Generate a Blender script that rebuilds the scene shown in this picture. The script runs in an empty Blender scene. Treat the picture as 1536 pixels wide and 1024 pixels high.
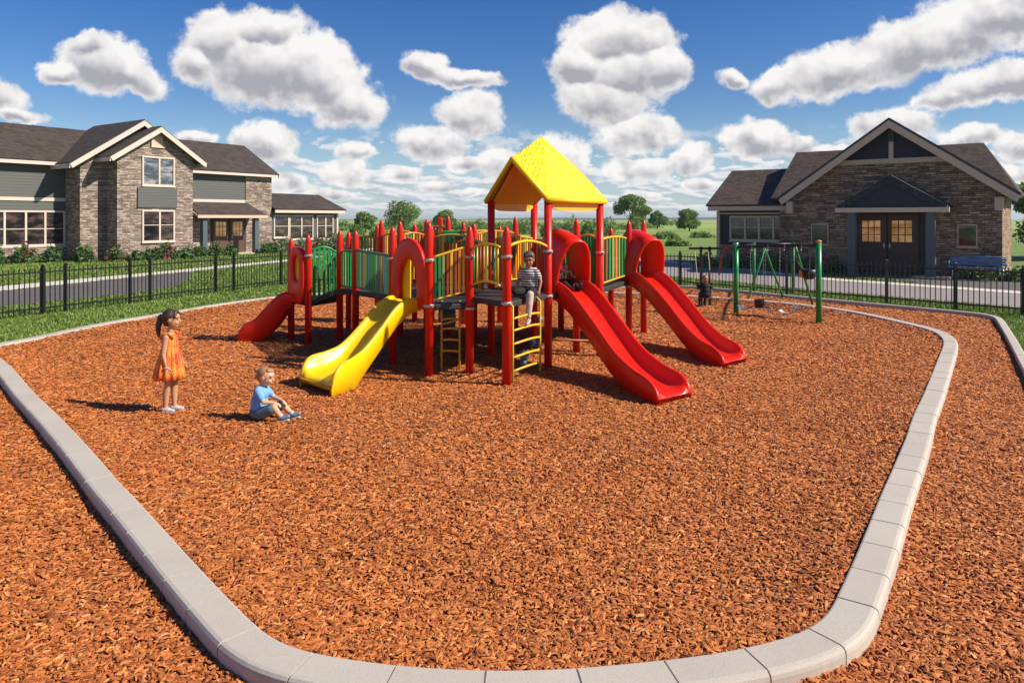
import bpy, bmesh, math, random
import numpy as np
from math import sin, cos, pi, radians, hypot, atan2, tan
from mathutils import Vector, Matrix
random.seed(7)
RNG = np.random.default_rng(11)
SC = bpy.context.scene
COL = SC.collection

# ------------------------------------------------------------------ camera
CAMZ = 2.2; FPX = 1100.0; HOR = 328.0
cd = bpy.data.cameras.new('camera'); cam = bpy.data.objects.new('camera', cd); COL.objects.link(cam)
cam.location = (0, 0, CAMZ); cam.rotation_euler = (radians(90), 0, 0)
cd.sensor_width = 36; cd.lens = 36*FPX/1536; cd.shift_y = -(512-HOR)/1536
cd.clip_start = .05; cd.clip_end = 9000
SC.camera = cam
# ------------------------------------------------------------------ light
SUN_EL = radians(39); SUN_AZ = radians(-12)          # azimuth measured from +X towards +Y
sd = bpy.data.lights.new('sun', 'SUN'); sd.energy = 5.0; sd.angle = radians(1.2); sd.color = (1, .91, .77)
sun = bpy.data.objects.new('sun', sd); COL.objects.link(sun)
S = Vector((cos(SUN_EL)*cos(SUN_AZ), cos(SUN_EL)*sin(SUN_AZ), sin(SUN_EL)))
sun.rotation_euler = S.to_track_quat('Z', 'Y').to_euler(); sun.location = S*60
SC.view_settings.view_transform = 'Standard'; SC.view_settings.look = 'None'
SC.view_settings.exposure = 0.46; SC.view_settings.gamma = 1.0
try: SC.view_settings.use_curve_mapping = False
except Exception: pass
SC.cycles.max_bounces = 6; SC.cycles.transparent_max_bounces = 8

# ------------------------------------------------------------------ world : Nishita sky with cumulus clouds laid out by direction
W = bpy.data.worlds.new('World'); SC.world = W; W.use_nodes = True
def build_world():
    nt = W.node_tree; nt.nodes.clear(); N = nt.nodes; L = nt.links
    def nd(t, **k):
        n = N.new(t)
        for a, b in k.items(): setattr(n, a, b)
        return n
    def m(op, a, b=None, c=None, clamp=False):
        n = nd('ShaderNodeMath', operation=op, use_clamp=clamp)
        for i, x in enumerate((a, b, c)):
            if x is None: continue
            if isinstance(x, (int, float)): n.inputs[i].default_value = x
            else: L.new(x, n.inputs[i])
        return n.outputs[0]
    def mr(x, a, b, c=0., d=1.):
        n = nd('ShaderNodeMapRange', interpolation_type='SMOOTHSTEP')
        L.new(x, n.inputs[0]); n.inputs[1].default_value = a; n.inputs[2].default_value = b
        n.inputs[3].default_value = c; n.inputs[4].default_value = d
        return n.outputs[0]
    sky = nd('ShaderNodeTexSky', sky_type='NISHITA', sun_disc=False)
    sky.sun_elevation = SUN_EL; sky.sun_rotation = pi/2-SUN_AZ; sky.altitude = 300; sky.air_density = 1.0; sky.dust_density = .35; sky.ozone_density = 2.2
    hs = nd('ShaderNodeHueSaturation'); hs.inputs['Hue'].default_value = .516; hs.inputs['Saturation'].default_value = 1.42; hs.inputs['Value'].default_value = .079
    L.new(sky.outputs[0], hs.inputs['Color'])
    tc = nd('ShaderNodeTexCoord'); sx = nd('ShaderNodeSeparateXYZ'); L.new(tc.outputs['Generated'], sx.inputs[0])
    ay = m('ADD', m('ABSOLUTE', sx.outputs[1]), .02)
    u = m('DIVIDE', sx.outputs[0], ay); v = m('DIVIDE', sx.outputs[2], ay)
    vp = m('MAXIMUM', v, .0)
    # noise space shrinks towards the horizon, as real cloud fields do
    k = m('ADD', vp, .10)
    cq = nd('ShaderNodeCombineXYZ'); L.new(u, cq.inputs[0]); L.new(v, cq.inputs[1])
    def noise(scale, det, vec, rough=.6, off=0):
        n = nd('ShaderNodeTexNoise'); n.inputs['Scale'].default_value = scale; n.inputs['Detail'].default_value = det; n.inputs['Roughness'].default_value = rough
        if off:
            a = nd('ShaderNodeVectorMath', operation='ADD'); L.new(vec, a.inputs[0]); a.inputs[1].default_value = off; L.new(a.outputs[0], n.inputs['Vector'])
        else: L.new(vec, n.inputs['Vector'])
        return n.outputs
    nA = noise(13.0, 5, cq.outputs[0], .55)
    cuv = nd('ShaderNodeCombineXYZ'); L.new(u, cuv.inputs[0]); L.new(v, cuv.inputs[1])
    # warp
    sb = nd('ShaderNodeVectorMath', operation='SUBTRACT'); L.new(nA[1], sb.inputs[0]); sb.inputs[1].default_value = (.5, .5, .5)
    amp = m('MULTIPLY', k, .17)
    scv = nd('ShaderNodeVectorMath', operation='SCALE'); L.new(sb.outputs[0], scv.inputs[0]); L.new(amp, scv.inputs['Scale'])
    mk = nd('ShaderNodeVectorMath', operation='MULTIPLY'); L.new(scv.outputs[0], mk.inputs[0]); mk.inputs[1].default_value = (1, 1, 0)
    wp = nd('ShaderNodeVectorMath', operation='ADD'); L.new(cuv.outputs[0], wp.inputs[0]); L.new(mk.outputs[0], wp.inputs[1])
    E = [(400,100,120,66,16),(335,62,58,48,0),(405,48,62,40,0),(478,115,92,58,28),(535,160,56,38,15),(300,96,34,34,0),
         (170,103,68,44,14),(215,125,52,27,25),(108,112,34,18,0),(150,78,40,24,0),
         (18,150,52,24,15),(48,178,44,11,8),
         (638,101,40,24,18),(702,122,56,15,12),(705,176,52,35,0),(650,220,52,27,8),(698,250,26,13,0),
         (925,68,84,50,0),(868,98,50,42,0),(985,112,50,42,0),(905,150,72,44,10),(935,110,70,50,0),(955,205,65,32,0),
         (1130,212,54,34,0),(1182,222,38,16,0),(1490,28,190,52,-18),(1250,108,105,36,-14),(1155,128,46,23,-5),(1375,70,120,46,-16),(1090,124,22,15,0),
         (1480,128,120,30,-14),(1398,155,52,16,-8),(1325,188,60,26,0),(1250,228,60,11,-8),(1440,206,54,18,-4),(1520,222,44,24,0),(1500,262,50,16,0),
         (402,218,48,32,0),(306,206,34,12,0),(436,276,38,18,0),(522,258,36,20,0),(536,230,28,14,0),(604,262,32,12,0),(655,280,28,10,0),
         (836,240,46,38,25),(748,250,32,24,0),(948,256,55,17,0),(1036,242,34,24,0),(1040,278,28,9,0),(960,292,30,7,0),(708,290,20,6,0),(500,290,40,9,0),
         (-160,70,120,50,0),(-320,170,120,44,0),(1720,170,110,50,-8),(1900,60,120,60,0)]
    best = None; by = None
    for cx, cy, rx, ry, rot in E:
        mp = nd('ShaderNodeMapping', vector_type='TEXTURE')
        L.new(wp.outputs[0], mp.inputs['Vector'])
        mp.inputs['Location'].default_value = ((cx-768)/FPX, (HOR-cy)/FPX, 0)
        mp.inputs['Rotation'].default_value = (0, 0, radians(-rot)); mp.inputs['Scale'].default_value = (rx/FPX, ry/FPX, 1)
        ln = nd('ShaderNodeVectorMath', operation='LENGTH'); L.new(mp.outputs[0], ln.inputs[0])
        sp = nd('ShaderNodeSeparateXYZ'); L.new(mp.outputs[0], sp.inputs[0])
        d = ln.outputs['Value']; y = sp.outputs[1]
        if best is None: best, by = d, y
        else:
            lt = mr(m('SUBTRACT', best, d), -.22, .22)
            mx = nd('ShaderNodeMix', data_type='FLOAT'); L.new(lt, mx.inputs[0]); L.new(by, mx.inputs[2]); L.new(y, mx.inputs[3])
            by = mx.outputs[0]; best = m('SMOOTH_MIN', best, d, .22)
    def nz(hi, lo, det, rg, off=0):
        mx = nd('ShaderNodeMix', data_type='FLOAT'); L.new(mr(v, .09, .19), mx.inputs[0]); L.new(noise(lo, det, cq.outputs[0], rg, off)[0], mx.inputs[2]); L.new(noise(hi, det, cq.outputs[0], rg, off)[0], mx.inputs[3]); return mx.outputs[0]
    nB = nz(17., 34., 8, .60); nS = nz(15., 30., 3, .5); nC = nz(15., 30., 3, .5, (.006, .014, 0))
    f = m('SUBTRACT', best, m('ADD', m('MULTIPLY', m('SUBTRACT', nB, .5), 1.0), m('MULTIPLY', m('SUBTRACT', noise(75., 5, cq.outputs[0], .6)[0], .5), .42)))
    mask = mr(f, 1.17, .82)
    # small clouds in the far field, near the horizon
    kk = m('ADD', vp, .012)
    ch = nd('ShaderNodeCombineXYZ'); L.new(m('MULTIPLY', u, 3.6), ch.inputs[0]); L.new(m('MULTIPLY', m('LOGARITHM', m('ADD', vp, .03), 2.718), .95), ch.inputs[1])
    nH = noise(5.5, 7, ch.outputs[0], .55)[0]
    nH2 = noise(5.5, 4, ch.outputs[0], .5, (.02, .04, 0))[0]
    thr = mr(v, .02, .125, .42, .50)
    hm = mr(m('SUBTRACT', nH, thr), 0.0, .05)
    hm = m('MULTIPLY', hm, mr(v, .13, .085))
    hm = m('MULTIPLY', hm, mr(v, -.002, .02))
    # brightness
    inner = mr(f, 1.05, .35)
    low = mr(by, .45, -.60)
    relief = m('ADD', m('MULTIPLY', m('SUBTRACT', nS, nC), .9), m('MULTIPLY', m('SUBTRACT', nB, .5), .30))
    shade = m('SUBTRACT', m('ADD', .84, relief), m('MULTIPLY', m('ADD', m('MULTIPLY', m('MULTIPLY', inner, low), .50), m('MULTIPLY', low, .10)), mr(v, .03, .17, .55, 1.)))
    shade = m('MINIMUM', m('MAXIMUM', shade, .36), .93)
    gr = nd('ShaderNodeMix', data_type='RGBA'); L.new(m('DIVIDE', m('SUBTRACT', shade, .34), .52, clamp=True), gr.inputs[0])
    gr.inputs[6].default_value = (.29, .285, .32, 1); gr.inputs[7].default_value = (.72, .70, .68, 1)
    hsd = m('ADD', .62, m('MULTIPLY', m('SUBTRACT', nH, nH2), 2.6), clamp=True)
    hc = nd('ShaderNodeMix', data_type='RGBA'); L.new(mr(hsd, .35, .85), hc.inputs[0]); hc.inputs[6].default_value = (.34, .39, .47, 1); hc.inputs[7].default_value = (.66, .66, .66, 1)
    # pale haze band at the horizon
    hz = nd('ShaderNodeMix', data_type='RGBA'); L.new(m('MULTIPLY', mr(m('ABSOLUTE', v), .16, .0), .50), hz.inputs[0]); L.new(hs.outputs[0], hz.inputs[6]); hz.inputs[7].default_value = (.30, .43, .58, 1)
    a1 = nd('ShaderNodeMix', data_type='RGBA'); L.new(m('MULTIPLY', hm, .85), a1.inputs[0]); L.new(hz.outputs[2], a1.inputs[6]); L.new(hc.outputs[2], a1.inputs[7])
    a2 = nd('ShaderNodeMix', data_type='RGBA'); L.new(m('MULTIPLY', mask, .97), a2.inputs[0]); L.new(a1.outputs[2], a2.inputs[6]); L.new(gr.outputs[2], a2.inputs[7])
    bg = nd('ShaderNodeBackground'); L.new(a2.outputs[2], bg.inputs[0]); bg.inputs[1].default_value = 1.0
    out = nd('ShaderNodeOutputWorld'); L.new(bg.outputs[0], out.inputs[0])
    W.cycles.sampling_method = 'MANUAL'; W.cycles.sample_map_resolution = 256
build_world()

# ------------------------------------------------------------------ helpers
def G(px, py, z=0.0):
    'ground (or height z) point seen at a pixel of the photograph'
    Y = (CAMZ-z)*FPX/(py-HOR); return ((px-768)*Y/FPX, Y)
def tag(o, label=None, cat=None, group=None, kind=None):
    if label: o['label'] = label
    if cat: o['category'] = cat
    if group: o['group'] = group
    if kind: o['kind'] = kind
    return o
def thing(name, label, cat, loc=(0, 0, 0), rz=0, group=None):
    o = bpy.data.objects.new(name, None); COL.objects.link(o); o.empty_display_size = .2
    o.location = loc; o.rotation_euler = (0, 0, rz)
    return tag(o, label, cat, group)
def copy_tree(o, parent=None):
    c = o.copy(); COL.objects.link(c)
    if parent: c.parent = parent
    for ch in [x for x in bpy.data.objects if x.parent == o]: copy_tree(ch, c)
    return c
def woff(p):
    v = Vector((0, 0, 0))
    while p is not None: v += Vector(p.location); p = p.parent
    return v
class MB:
    def __init__(s): s.v = []; s.f = []; s.m = []; s.s = []
    def add(s, vs, fs, m=0, sm=False):
        b = len(s.v); s.v += [tuple(v) for v in vs]
        for f in fs: s.f.append(tuple(i+b for i in f)); s.m.append(m); s.s.append(sm)
    def box(s, x0, y0, z0, x1, y1, z1, m=0):
        vs = [(x0,y0,z0),(x1,y0,z0),(x1,y1,z0),(x0,y1,z0),(x0,y0,z1),(x1,y0,z1),(x1,y1,z1),(x0,y1,z1)]
        s.add(vs, [(0,3,2,1),(4,5,6,7),(0,1,5,4),(1,2,6,5),(2,3,7,6),(3,0,4,7)], m)
    def obox(s, c, d, L, w, h, m=0, up=(0, 0, 1)):
        'box centred c, long axis d, length L, width w, height h'
        d = Vector(d).normalized(); upv = Vector(up)
        if abs(d.dot(upv)) > .98: upv = Vector((1, 0, 0))
        sd_ = d.cross(upv).normalized(); up2 = sd_.cross(d); c = Vector(c); vs = []
        for k in (-1, 1):
            for a, b in ((-1,-1),(1,-1),(1,1),(-1,1)): vs.append(c+d*(k*L/2)+sd_*(a*w/2)+up2*(b*h/2))
        s.add(vs, [(0,1,2,3),(4,7,6,5),(0,4,5,1),(1,5,6,2),(2,6,7,3),(3,7,4,0)], m)
    def poly(s, pts, z0, z1, m=0):
        n = len(pts); A = sum(pts[i][0]*pts[(i+1)%n][1]-pts[(i+1)%n][0]*pts[i][1] for i in range(n))
        if A < 0: pts = pts[::-1]
        vs = [(p[0], p[1], z0) for p in pts]+[(p[0], p[1], z1) for p in pts]
        fs = [tuple(range(n-1, -1, -1)), tuple(range(n, 2*n))]+[(i, (i+1)%n, n+(i+1)%n, n+i) for i in range(n)]
        s.add(vs, fs, m)
    def prism(s, pts3, ext, m=0):
        'closed 3D polygon extruded along vector ext'
        n = len(pts3); e = Vector(ext); vs = [Vector(p) for p in pts3]+[Vector(p)+e for p in pts3]
        s.add(vs, [tuple(range(n-1, -1, -1)), tuple(range(n, 2*n))]+[(i, (i+1)%n, n+(i+1)%n, n+i) for i in range(n)], m)
    def loft(s, rings, closed=True, caps=True, m=0, sm=True, loop=False):
        n = len(rings[0]); b = []; fs = []
        for r in rings: b += [tuple(p) for p in r]
        R = len(rings)
        for i in range(R if loop else R-1):
            i2 = (i+1) % R
            for j in range(n if closed else n-1):
                j2 = (j+1) % n; fs.append((i*n+j, i*n+j2, i2*n+j2, i2*n+j))
        if caps and not loop: fs.append(tuple(range(n-1, -1, -1))); fs.append(tuple(range((R-1)*n, R*n)))
        s.add(b, fs, m, sm)
    def tube(s, path, r, n=8, m=0, caps=True):
        P = [Vector(p) for p in path]; K = len(P); rr = r if isinstance(r, (list, tuple)) else [r]*K
        T = []
        for i in range(K):
            a = P[max(0, i-1)]; b = P[min(K-1, i+1)]; T.append((b-a).normalized())
        ref = Vector((0, 0, 1)) if abs(T[0].z) < .9 else Vector((1, 0, 0))
        X = T[0].cross(ref).normalized(); rings = []
        for i in range(K):
            X = (X-T[i]*X.dot(T[i])).normalized(); Yv = T[i].cross(X)
            rings.append([P[i]+X*(rr[i]*cos(2*pi*j/n))+Yv*(rr[i]*sin(2*pi*j/n)) for j in range(n)])
        s.loft(rings, True, caps, m, True)
    def lathe(s, c, prof, n=16, m=0):
        rings = [[(c[0]+r*cos(2*pi*j/n), c[1]+r*sin(2*pi*j/n), c[2]+z) for j in range(n)] for r, z in prof]
        s.loft(rings, True, True, m, True)
    def ell(s, c, r, n=14, k=9, m=0, M=None):
        c = Vector(c); r = r if isinstance(r, (tuple, list)) else (r, r, r); rings = []
        for i in range(k+1):
            t = max(.02, min(pi-.02, pi*i/k)); ring = []
            for j in range(n):
                p = Vector((r[0]*sin(t)*cos(2*pi*j/n), r[1]*sin(t)*sin(2*pi*j/n), -r[2]*cos(t)))
                if M: p = M @ p
                ring.append(c+p)
            rings.append(ring)
        s.loft(rings, True, True, m, True)
    def build(s, name, mats, parent=None, bevel=0, world=False, segs=2, smooth=None):
        me = bpy.data.meshes.new(name)
        off = woff(parent) if (world and parent) else Vector((0, 0, 0))
        vs = [(v[0]-off.x, v[1]-off.y, v[2]-off.z) for v in s.v]
        me.from_pydata(vs, [], s.f)
        if not isinstance(mats, (list, tuple)): mats = [mats]
        for q in mats: me.materials.append(q)
        me.polygons.foreach_set('material_index', s.m); me.polygons.foreach_set('use_smooth', s.s if smooth is None else [smooth]*len(s.f))
        me.update()
        bm = bmesh.new(); bm.from_mesh(me); bmesh.ops.recalc_face_normals(bm, faces=bm.faces); bm.to_mesh(me); bm.free()
        o = bpy.data.objects.new(name, me); COL.objects.link(o)
        if parent: o.parent = parent
        if bevel:
            b = o.modifiers.new('bevel', 'BEVEL'); b.width = bevel; b.segments = segs; b.limit_method = 'ANGLE'; b.angle_limit = radians(40)
        return o
def catmull(P, n=8, closed=False):
    P = [Vector(p) for p in P]; K = len(P); out = []
    rng = range(K if closed else K-1)
    for i in rng:
        p1 = P[i]; p2 = P[(i+1) % K]
        p0 = P[(i-1) % K] if closed or i > 0 else p1*2-p2
        p3 = P[(i+2) % K] if closed or i < K-2 else p2*2-p1
        for j in range(n):
            t = j/n; out.append(.5*((2*p1)+(-p0+p2)*t+(2*p0-5*p1+4*p2-p3)*t*t+(-p0+3*p1-3*p2+p3)*t**3))
    if not closed: out.append(P[-1])
    return out
def interp(xs, ys, x):
    return float(np.interp(x, xs, ys))
def smooth_interp(xs, ys, x):
    for i in range(len(xs)-1):
        if x <= xs[i+1]:
            def sl(k):
                if k == 0: return (ys[1]-ys[0])/(xs[1]-xs[0])
                if k == len(xs)-1: return (ys[-1]-ys[-2])/(xs[-1]-xs[-2])
                return (ys[k+1]-ys[k-1])/(xs[k+1]-xs[k-1])
            h = xs[i+1]-xs[i]; t = (x-xs[i])/h
            return (2*t**3-3*t*t+1)*ys[i]+(t**3-2*t*t+t)*h*sl(i)+(-2*t**3+3*t*t)*ys[i+1]+(t**3-t*t)*h*sl(i+1)
    return ys[-1]

# ------------------------------------------------------------------ materials
class NT:
    def __init__(s, name):
        s.mat = bpy.data.materials.new(name); s.mat.use_nodes = True; s.nt = s.mat.node_tree; s.N = s.nt.nodes; s.L = s.nt.links
        s.b = s.N['Principled BSDF']
    def nd(s, t, ins=None, **k):
        n = s.N.new(t)
        for a, b in k.items(): setattr(n, a, b)
        for a, b in (ins or {}).items():
            if hasattr(b, 'node'): s.L.new(b, n.inputs[a])
            else: n.inputs[a].default_value = b
        return n
    def math(s, op, a, b=0., c=0.): return s.nd('ShaderNodeMath', {0: a, 1: b, 2: c}, operation=op).outputs[0]
    def obj(s): return s.nd('ShaderNodeTexCoord').outputs['Object']
    def geo(s): return s.nd('ShaderNodeNewGeometry')
    def ramp(s, x, stops):
        r = s.nd('ShaderNodeValToRGB', {0: x}); e = r.color_ramp.elements
        while len(e) > 1: e.remove(e[-1])
        e[0].position = stops[0][0]; e[0].color = (*stops[0][1], 1)
        for p, c in stops[1:]: q = e.new(p); q.color = (*c, 1)
        return r.outputs[0]
    def mix(s, f, a, b, bt='MIX'):
        n = s.nd('ShaderNodeMix', data_type='RGBA', blend_type=bt)
        for i, x in ((0, f), (6, a), (7, b)):
            if hasattr(x, 'node'): s.L.new(x, n.inputs[i])
            else: n.inputs[i].default_value = x if i == 0 else (*x, 1)
        return n.outputs[2]
    def noise(s, vec, scale, det=4, rough=.55): return s.nd('ShaderNodeTexNoise', {'Vector': vec, 'Scale': scale, 'Detail': det, 'Roughness': rough}).outputs[0]
    def bump(s, h, st, dist=.01, nrm=None):
        n = s.nd('ShaderNodeBump', {'Height': h, 'Strength': st, 'Distance': dist})
        if nrm: s.L.new(nrm, n.inputs['Normal'])
        return n.outputs[0]
    def fin(s, col=None, rough=None, nrm=None, **k):
        for nm, x in (('Base Color', col), ('Roughness', rough), ('Normal', nrm)):
            if x is None: continue
            if hasattr(x, 'node'): s.L.new(x, s.b.inputs[nm])
            else: s.b.inputs[nm].default_value = (*x, 1) if nm == 'Base Color' else x
        for a, b in k.items(): s.b.inputs[a.replace('_', ' ')].default_value = b
        return s.mat
def mpaint(name, col, rough=.35, var=.12, bump=.05, nscale=9, dirt=0, **k):
    t = NT(name); v = t.obj(); n = t.noise(v, nscale, 5)
    c = t.mix(t.math('MULTIPLY', n, 1.0), tuple(x*(1-var) for x in col), tuple(min(1, x*(1+var)) for x in col))
    fine = t.noise(v, nscale*14, 3)
    if dirt:
        d = t.ramp(t.noise(v, 3.3, 6, .7), [(.48, (0,)*3), (.75, (1,)*3)])
        c = t.mix(t.math('MULTIPLY', d, dirt), c, (.25, .18, .12))
    r = t.math('ADD', t.math('MULTIPLY', n, .2), rough-.1)
    return t.fin(c, r, t.bump(fine, bump, .002), **k)
M = {}
M['red'] = mpaint('red_plastic', (.72, .016, .003), .34, .05, .08, Specular_IOR_Level=.32)
M['redpost'] = mpaint('red_powder_coat', (.58, .014, .003), .34, .08, .08, Specular_IOR_Level=.35)
M['yellow'] = mpaint('yellow_plastic', (.90, .55, .002), .36, .05, .08)
M['yrail'] = mpaint('yellow_coated_bar', (.78, .46, .02), .35, .10, .08, dirt=.10)
M['orange'] = mpaint('orange_plastic', (.70, .20, .015), .38, .10, .10)
M['brownslat'] = mpaint('rust_brown_plastic', (.28, .065, .02), .45, .15, .10)
M['green'] = mpaint('green_plastic', (.012, .235, .065), .33, .12, .10)
M['olive'] = mpaint('light_olive_plastic', (.22, .32, .09), .42, .12, .10)
M['blue'] = mpaint('blue_plastic', (.07, .15, .30), .4, .12, .1)
M['bluegrey'] = mpaint('blue_grey_plastic', (.06, .10, .14), .4, .12, .1)
M['collar'] = mpaint('steel_collar', (.55, .47, .42), .35, .1, .1, Metallic=.6)
M['steel'] = mpaint('galvanised_steel', (.5, .5, .5), .35, .1, .1, Metallic=.9)
M['black'] = mpaint('black_metal', (.010, .011, .011), .45, .2, .1)
M['greenpost'] = mpaint('green_powder_coat', (.012, .24, .045), .3, .1, .1)
M['trim'] = mpaint('cream_trim', (.60, .50, .42), .6, .05, .2)
M['trimtan'] = mpaint('tan_trim', (.58, .42, .30), .6, .08, .2)
M['darktrim'] = mpaint('charcoal_trim', (.035, .040, .046), .55, .12, .2)
M['porchgrey'] = mpaint('grey_post_paint', (.075, .10, .115), .55, .12, .2)
M['door'] = mpaint('brown_door', (.10, .052, .034), .45, .15, .2)
M['doordark'] = mpaint('dark_brown_door', (.055, .028, .022), .45, .15, .2)
M['brass'] = mpaint('satin_handle', (.7, .6, .45), .3, .05, .1, Metallic=.9)
M['cloth_blue'] = mpaint('light_blue_cotton', (.16, .36, .66), .85, .12, .6, 16)
M['denim'] = mpaint('grey_blue_denim', (.10, .15, .19), .85, .2, .6, 22)
M['blackcloth'] = mpaint('black_cloth', (.007, .007, .008), .85, .2, .6, 16)
M['beigecloth'] = mpaint('beige_cloth', (.52, .42, .34), .85, .1, .6, 16)
M['shoe'] = mpaint('pale_grey_shoe', (.42, .44, .46), .7, .12, .3, 16)
M['shoeblue'] = mpaint('blue_grey_shoe', (.16, .24, .32), .7, .15, .3, 16)
M['sole'] = mpaint('rubber_sole', (.5, .48, .45), .8, .1, .3)
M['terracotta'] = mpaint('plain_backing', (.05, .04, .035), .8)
def deckmat():
    t = NT('black_perforated_deck'); v = t.obj()
    vo = t.nd('ShaderNodeTexVoronoi', {'Vector': v, 'Scale': 28., 'Randomness': 0.})
    h = t.ramp(vo.outputs['Distance'], [(.25, (0,)*3), (.34, (1,)*3)])
    n = t.noise(v, 6, 5)
    c = t.mix(h, (.003, .003, .003), (.030, .028, .028))
    c = t.mix(t.math('MULTIPLY', n, .35), c, (.07, .055, .045))
    return t.fin(c, .6, t.bump(h, .5, .004))
M['deck'] = deckmat()
def roofyellow():
    t = NT('yellow_pebbled_roof'); v = t.obj()
    vo = t.nd('ShaderNodeTexVoronoi', {'Vector': v, 'Scale': 17., 'Randomness': .9})
    h = t.ramp(vo.outputs['Distance'], [(.1, (1,)*3), (.5, (0,)*3)])
    c = t.mix(t.noise(v, 4, 4), (.86, .59, .004), (.93, .70, .008))
    c = t.mix(t.math('MULTIPLY', h, .3), c, (.80, .60, .006))
    return t.fin(c, .38, t.bump(h, .9, .016))
M['roofy'] = roofyellow()
M['roofu'] = mpaint('orange_roof_underside', (.92, .40, .012), .45, .08, .1)
def skin(name, col):
    t = NT(name); v = t.obj(); n = t.noise(v, 14, 4)
    c = t.mix(n, tuple(x*.9 for x in col), (min(1, col[0]*1.12), col[1]*1.04, col[2]))
    return t.fin(c, .5, t.bump(t.noise(v, 160, 2), .06, .001), Subsurface_Weight=.08, Subsurface_Scale=.01)
M['skin_tan'] = skin('warm_skin', (.50, .27, .15))
M['skin_light'] = skin('light_skin', (.62, .36, .22))
M['skin_brown'] = skin('brown_skin', (.36, .17, .09))
def hairm(name, a, b):
    t = NT(name); v = t.obj()
    w = t.nd('ShaderNodeTexNoise', {'Vector': t.nd('ShaderNodeMapping', {'Vector': v, 'Scale': (60, 60, 9)}).outputs[0], 'Scale': 1.6, 'Detail': 4.}).outputs[0]
    return t.fin(t.mix(w, a, b), .45, t.bump(w, .8, .006))
M['hair_dark'] = hairm('dark_brown_hair', (.012, .006, .004), (.09, .045, .025))
M['hair_blond'] = hairm('light_brown_hair', (.20, .085, .035), (.50, .26, .13))
M['hair_brown'] = hairm('ash_brown_hair', (.035, .02, .012), (.15, .095, .065))
M['eye'] = mpaint('dark_eye', (.02, .012, .01), .2)
M['lip'] = mpaint('lip', (.42, .12, .10), .5)
def stripes():
    t = NT('striped_shirt'); v = t.obj(); s_ = t.nd('ShaderNodeSeparateXYZ', {0: v}).outputs[2]
    n = t.math('MULTIPLY', t.noise(v, 9, 2), .010)
    w = t.math('FRACT', t.math('MULTIPLY', t.math('ADD', s_, n), 29.)); q = t.math('GREATER_THAN', w, .5)
    return t.fin(t.mix(q, (.016, .018, .022), (.70, .70, .68)), .85, t.bump(t.noise(v, 60, 3), .3, .004))
M['stripe'] = stripes()
def patterned():
    t = NT('brown_and_white_knit'); v = t.obj()
    w = t.ramp(t.noise(v, 22, 3), [(.46, (.72, .68, .62)), (.54, (.16, .07, .04))])
    return t.fin(w, .85)
M['knit'] = patterned()
def dressm():
    t = NT('orange_sundress_cloth'); v = t.obj(); s_ = t.nd('ShaderNodeSeparateXYZ', {0: v})
    a = t.math('ARCTAN2', s_.outputs[1], s_.outputs[0])
    st = t.math('SINE', t.math('MULTIPLY', t.math('ADD', a, t.math('MULTIPLY', t.noise(v, 5, 2), .25)), 17.))
    f = t.ramp(st, [(.35, (.68, .030, .012)), (.62, (.86, .30, .03))])
    g = t.ramp(t.noise(v, 7, 3), [(.42, (.70, .035, .015)), (.56, (.88, .36, .04))])
    return t.fin(t.mix(.5, f, g), .8, t.bump(t.noise(v, 90, 3), .3, .003))
M['dress'] = dressm()
def concrete(name, a, b, sc=1.):
    t = NT(name); v = t.nd('ShaderNodeNewGeometry').outputs['Position']
    n = t.noise(v, 2.2*sc, 6, .6); f = t.noise(v, 90*sc, 4, .7)
    c = t.mix(n, a, b); c = t.mix(t.math('MULTIPLY', t.ramp(f, [(.35, (1,)*3), (.5, (0,)*3)]), .22), c, tuple(x*.45 for x in a))
    st = t.ramp(t.noise(v, 1.1, 6, .7), [(.52, (0,)*3), (.74, (1,)*3)])
    c = t.mix(t.math('MULTIPLY', st, .35), c, (a[0]*.62, a[1]*.52, a[2]*.44))
    isl = t.nd('ShaderNodeNewGeometry').outputs['Random Per Island']
    c = t.mix(t.math('MULTIPLY', isl, .18), c, (.36, .30, .26))
    return t.fin(c, .85, t.bump(f, .35, .004))
M['curb'] = concrete('concrete_kerb', (.43, .385, .325), (.55, .50, .43))
M['mortar'] = mpaint('pale_joint', (.62, .53, .44), .9)
M['walk'] = concrete('pale_concrete_path', (.62, .56, .48), (.74, .68, .60))
def asphaltm():
    t = NT('asphalt'); v = t.geo().outputs['Position']; n = t.noise(v, .7, 6); f = t.noise(v, 60, 3, .8)
    c = t.mix(n, (.10, .088, .082), (.165, .148, .138)); c = t.mix(t.math('MULTIPLY', f, .5), c, (.07, .06, .06))
    return t.fin(c, .85, t.bump(f, .5, .01))
M['asphalt'] = asphaltm()
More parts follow.
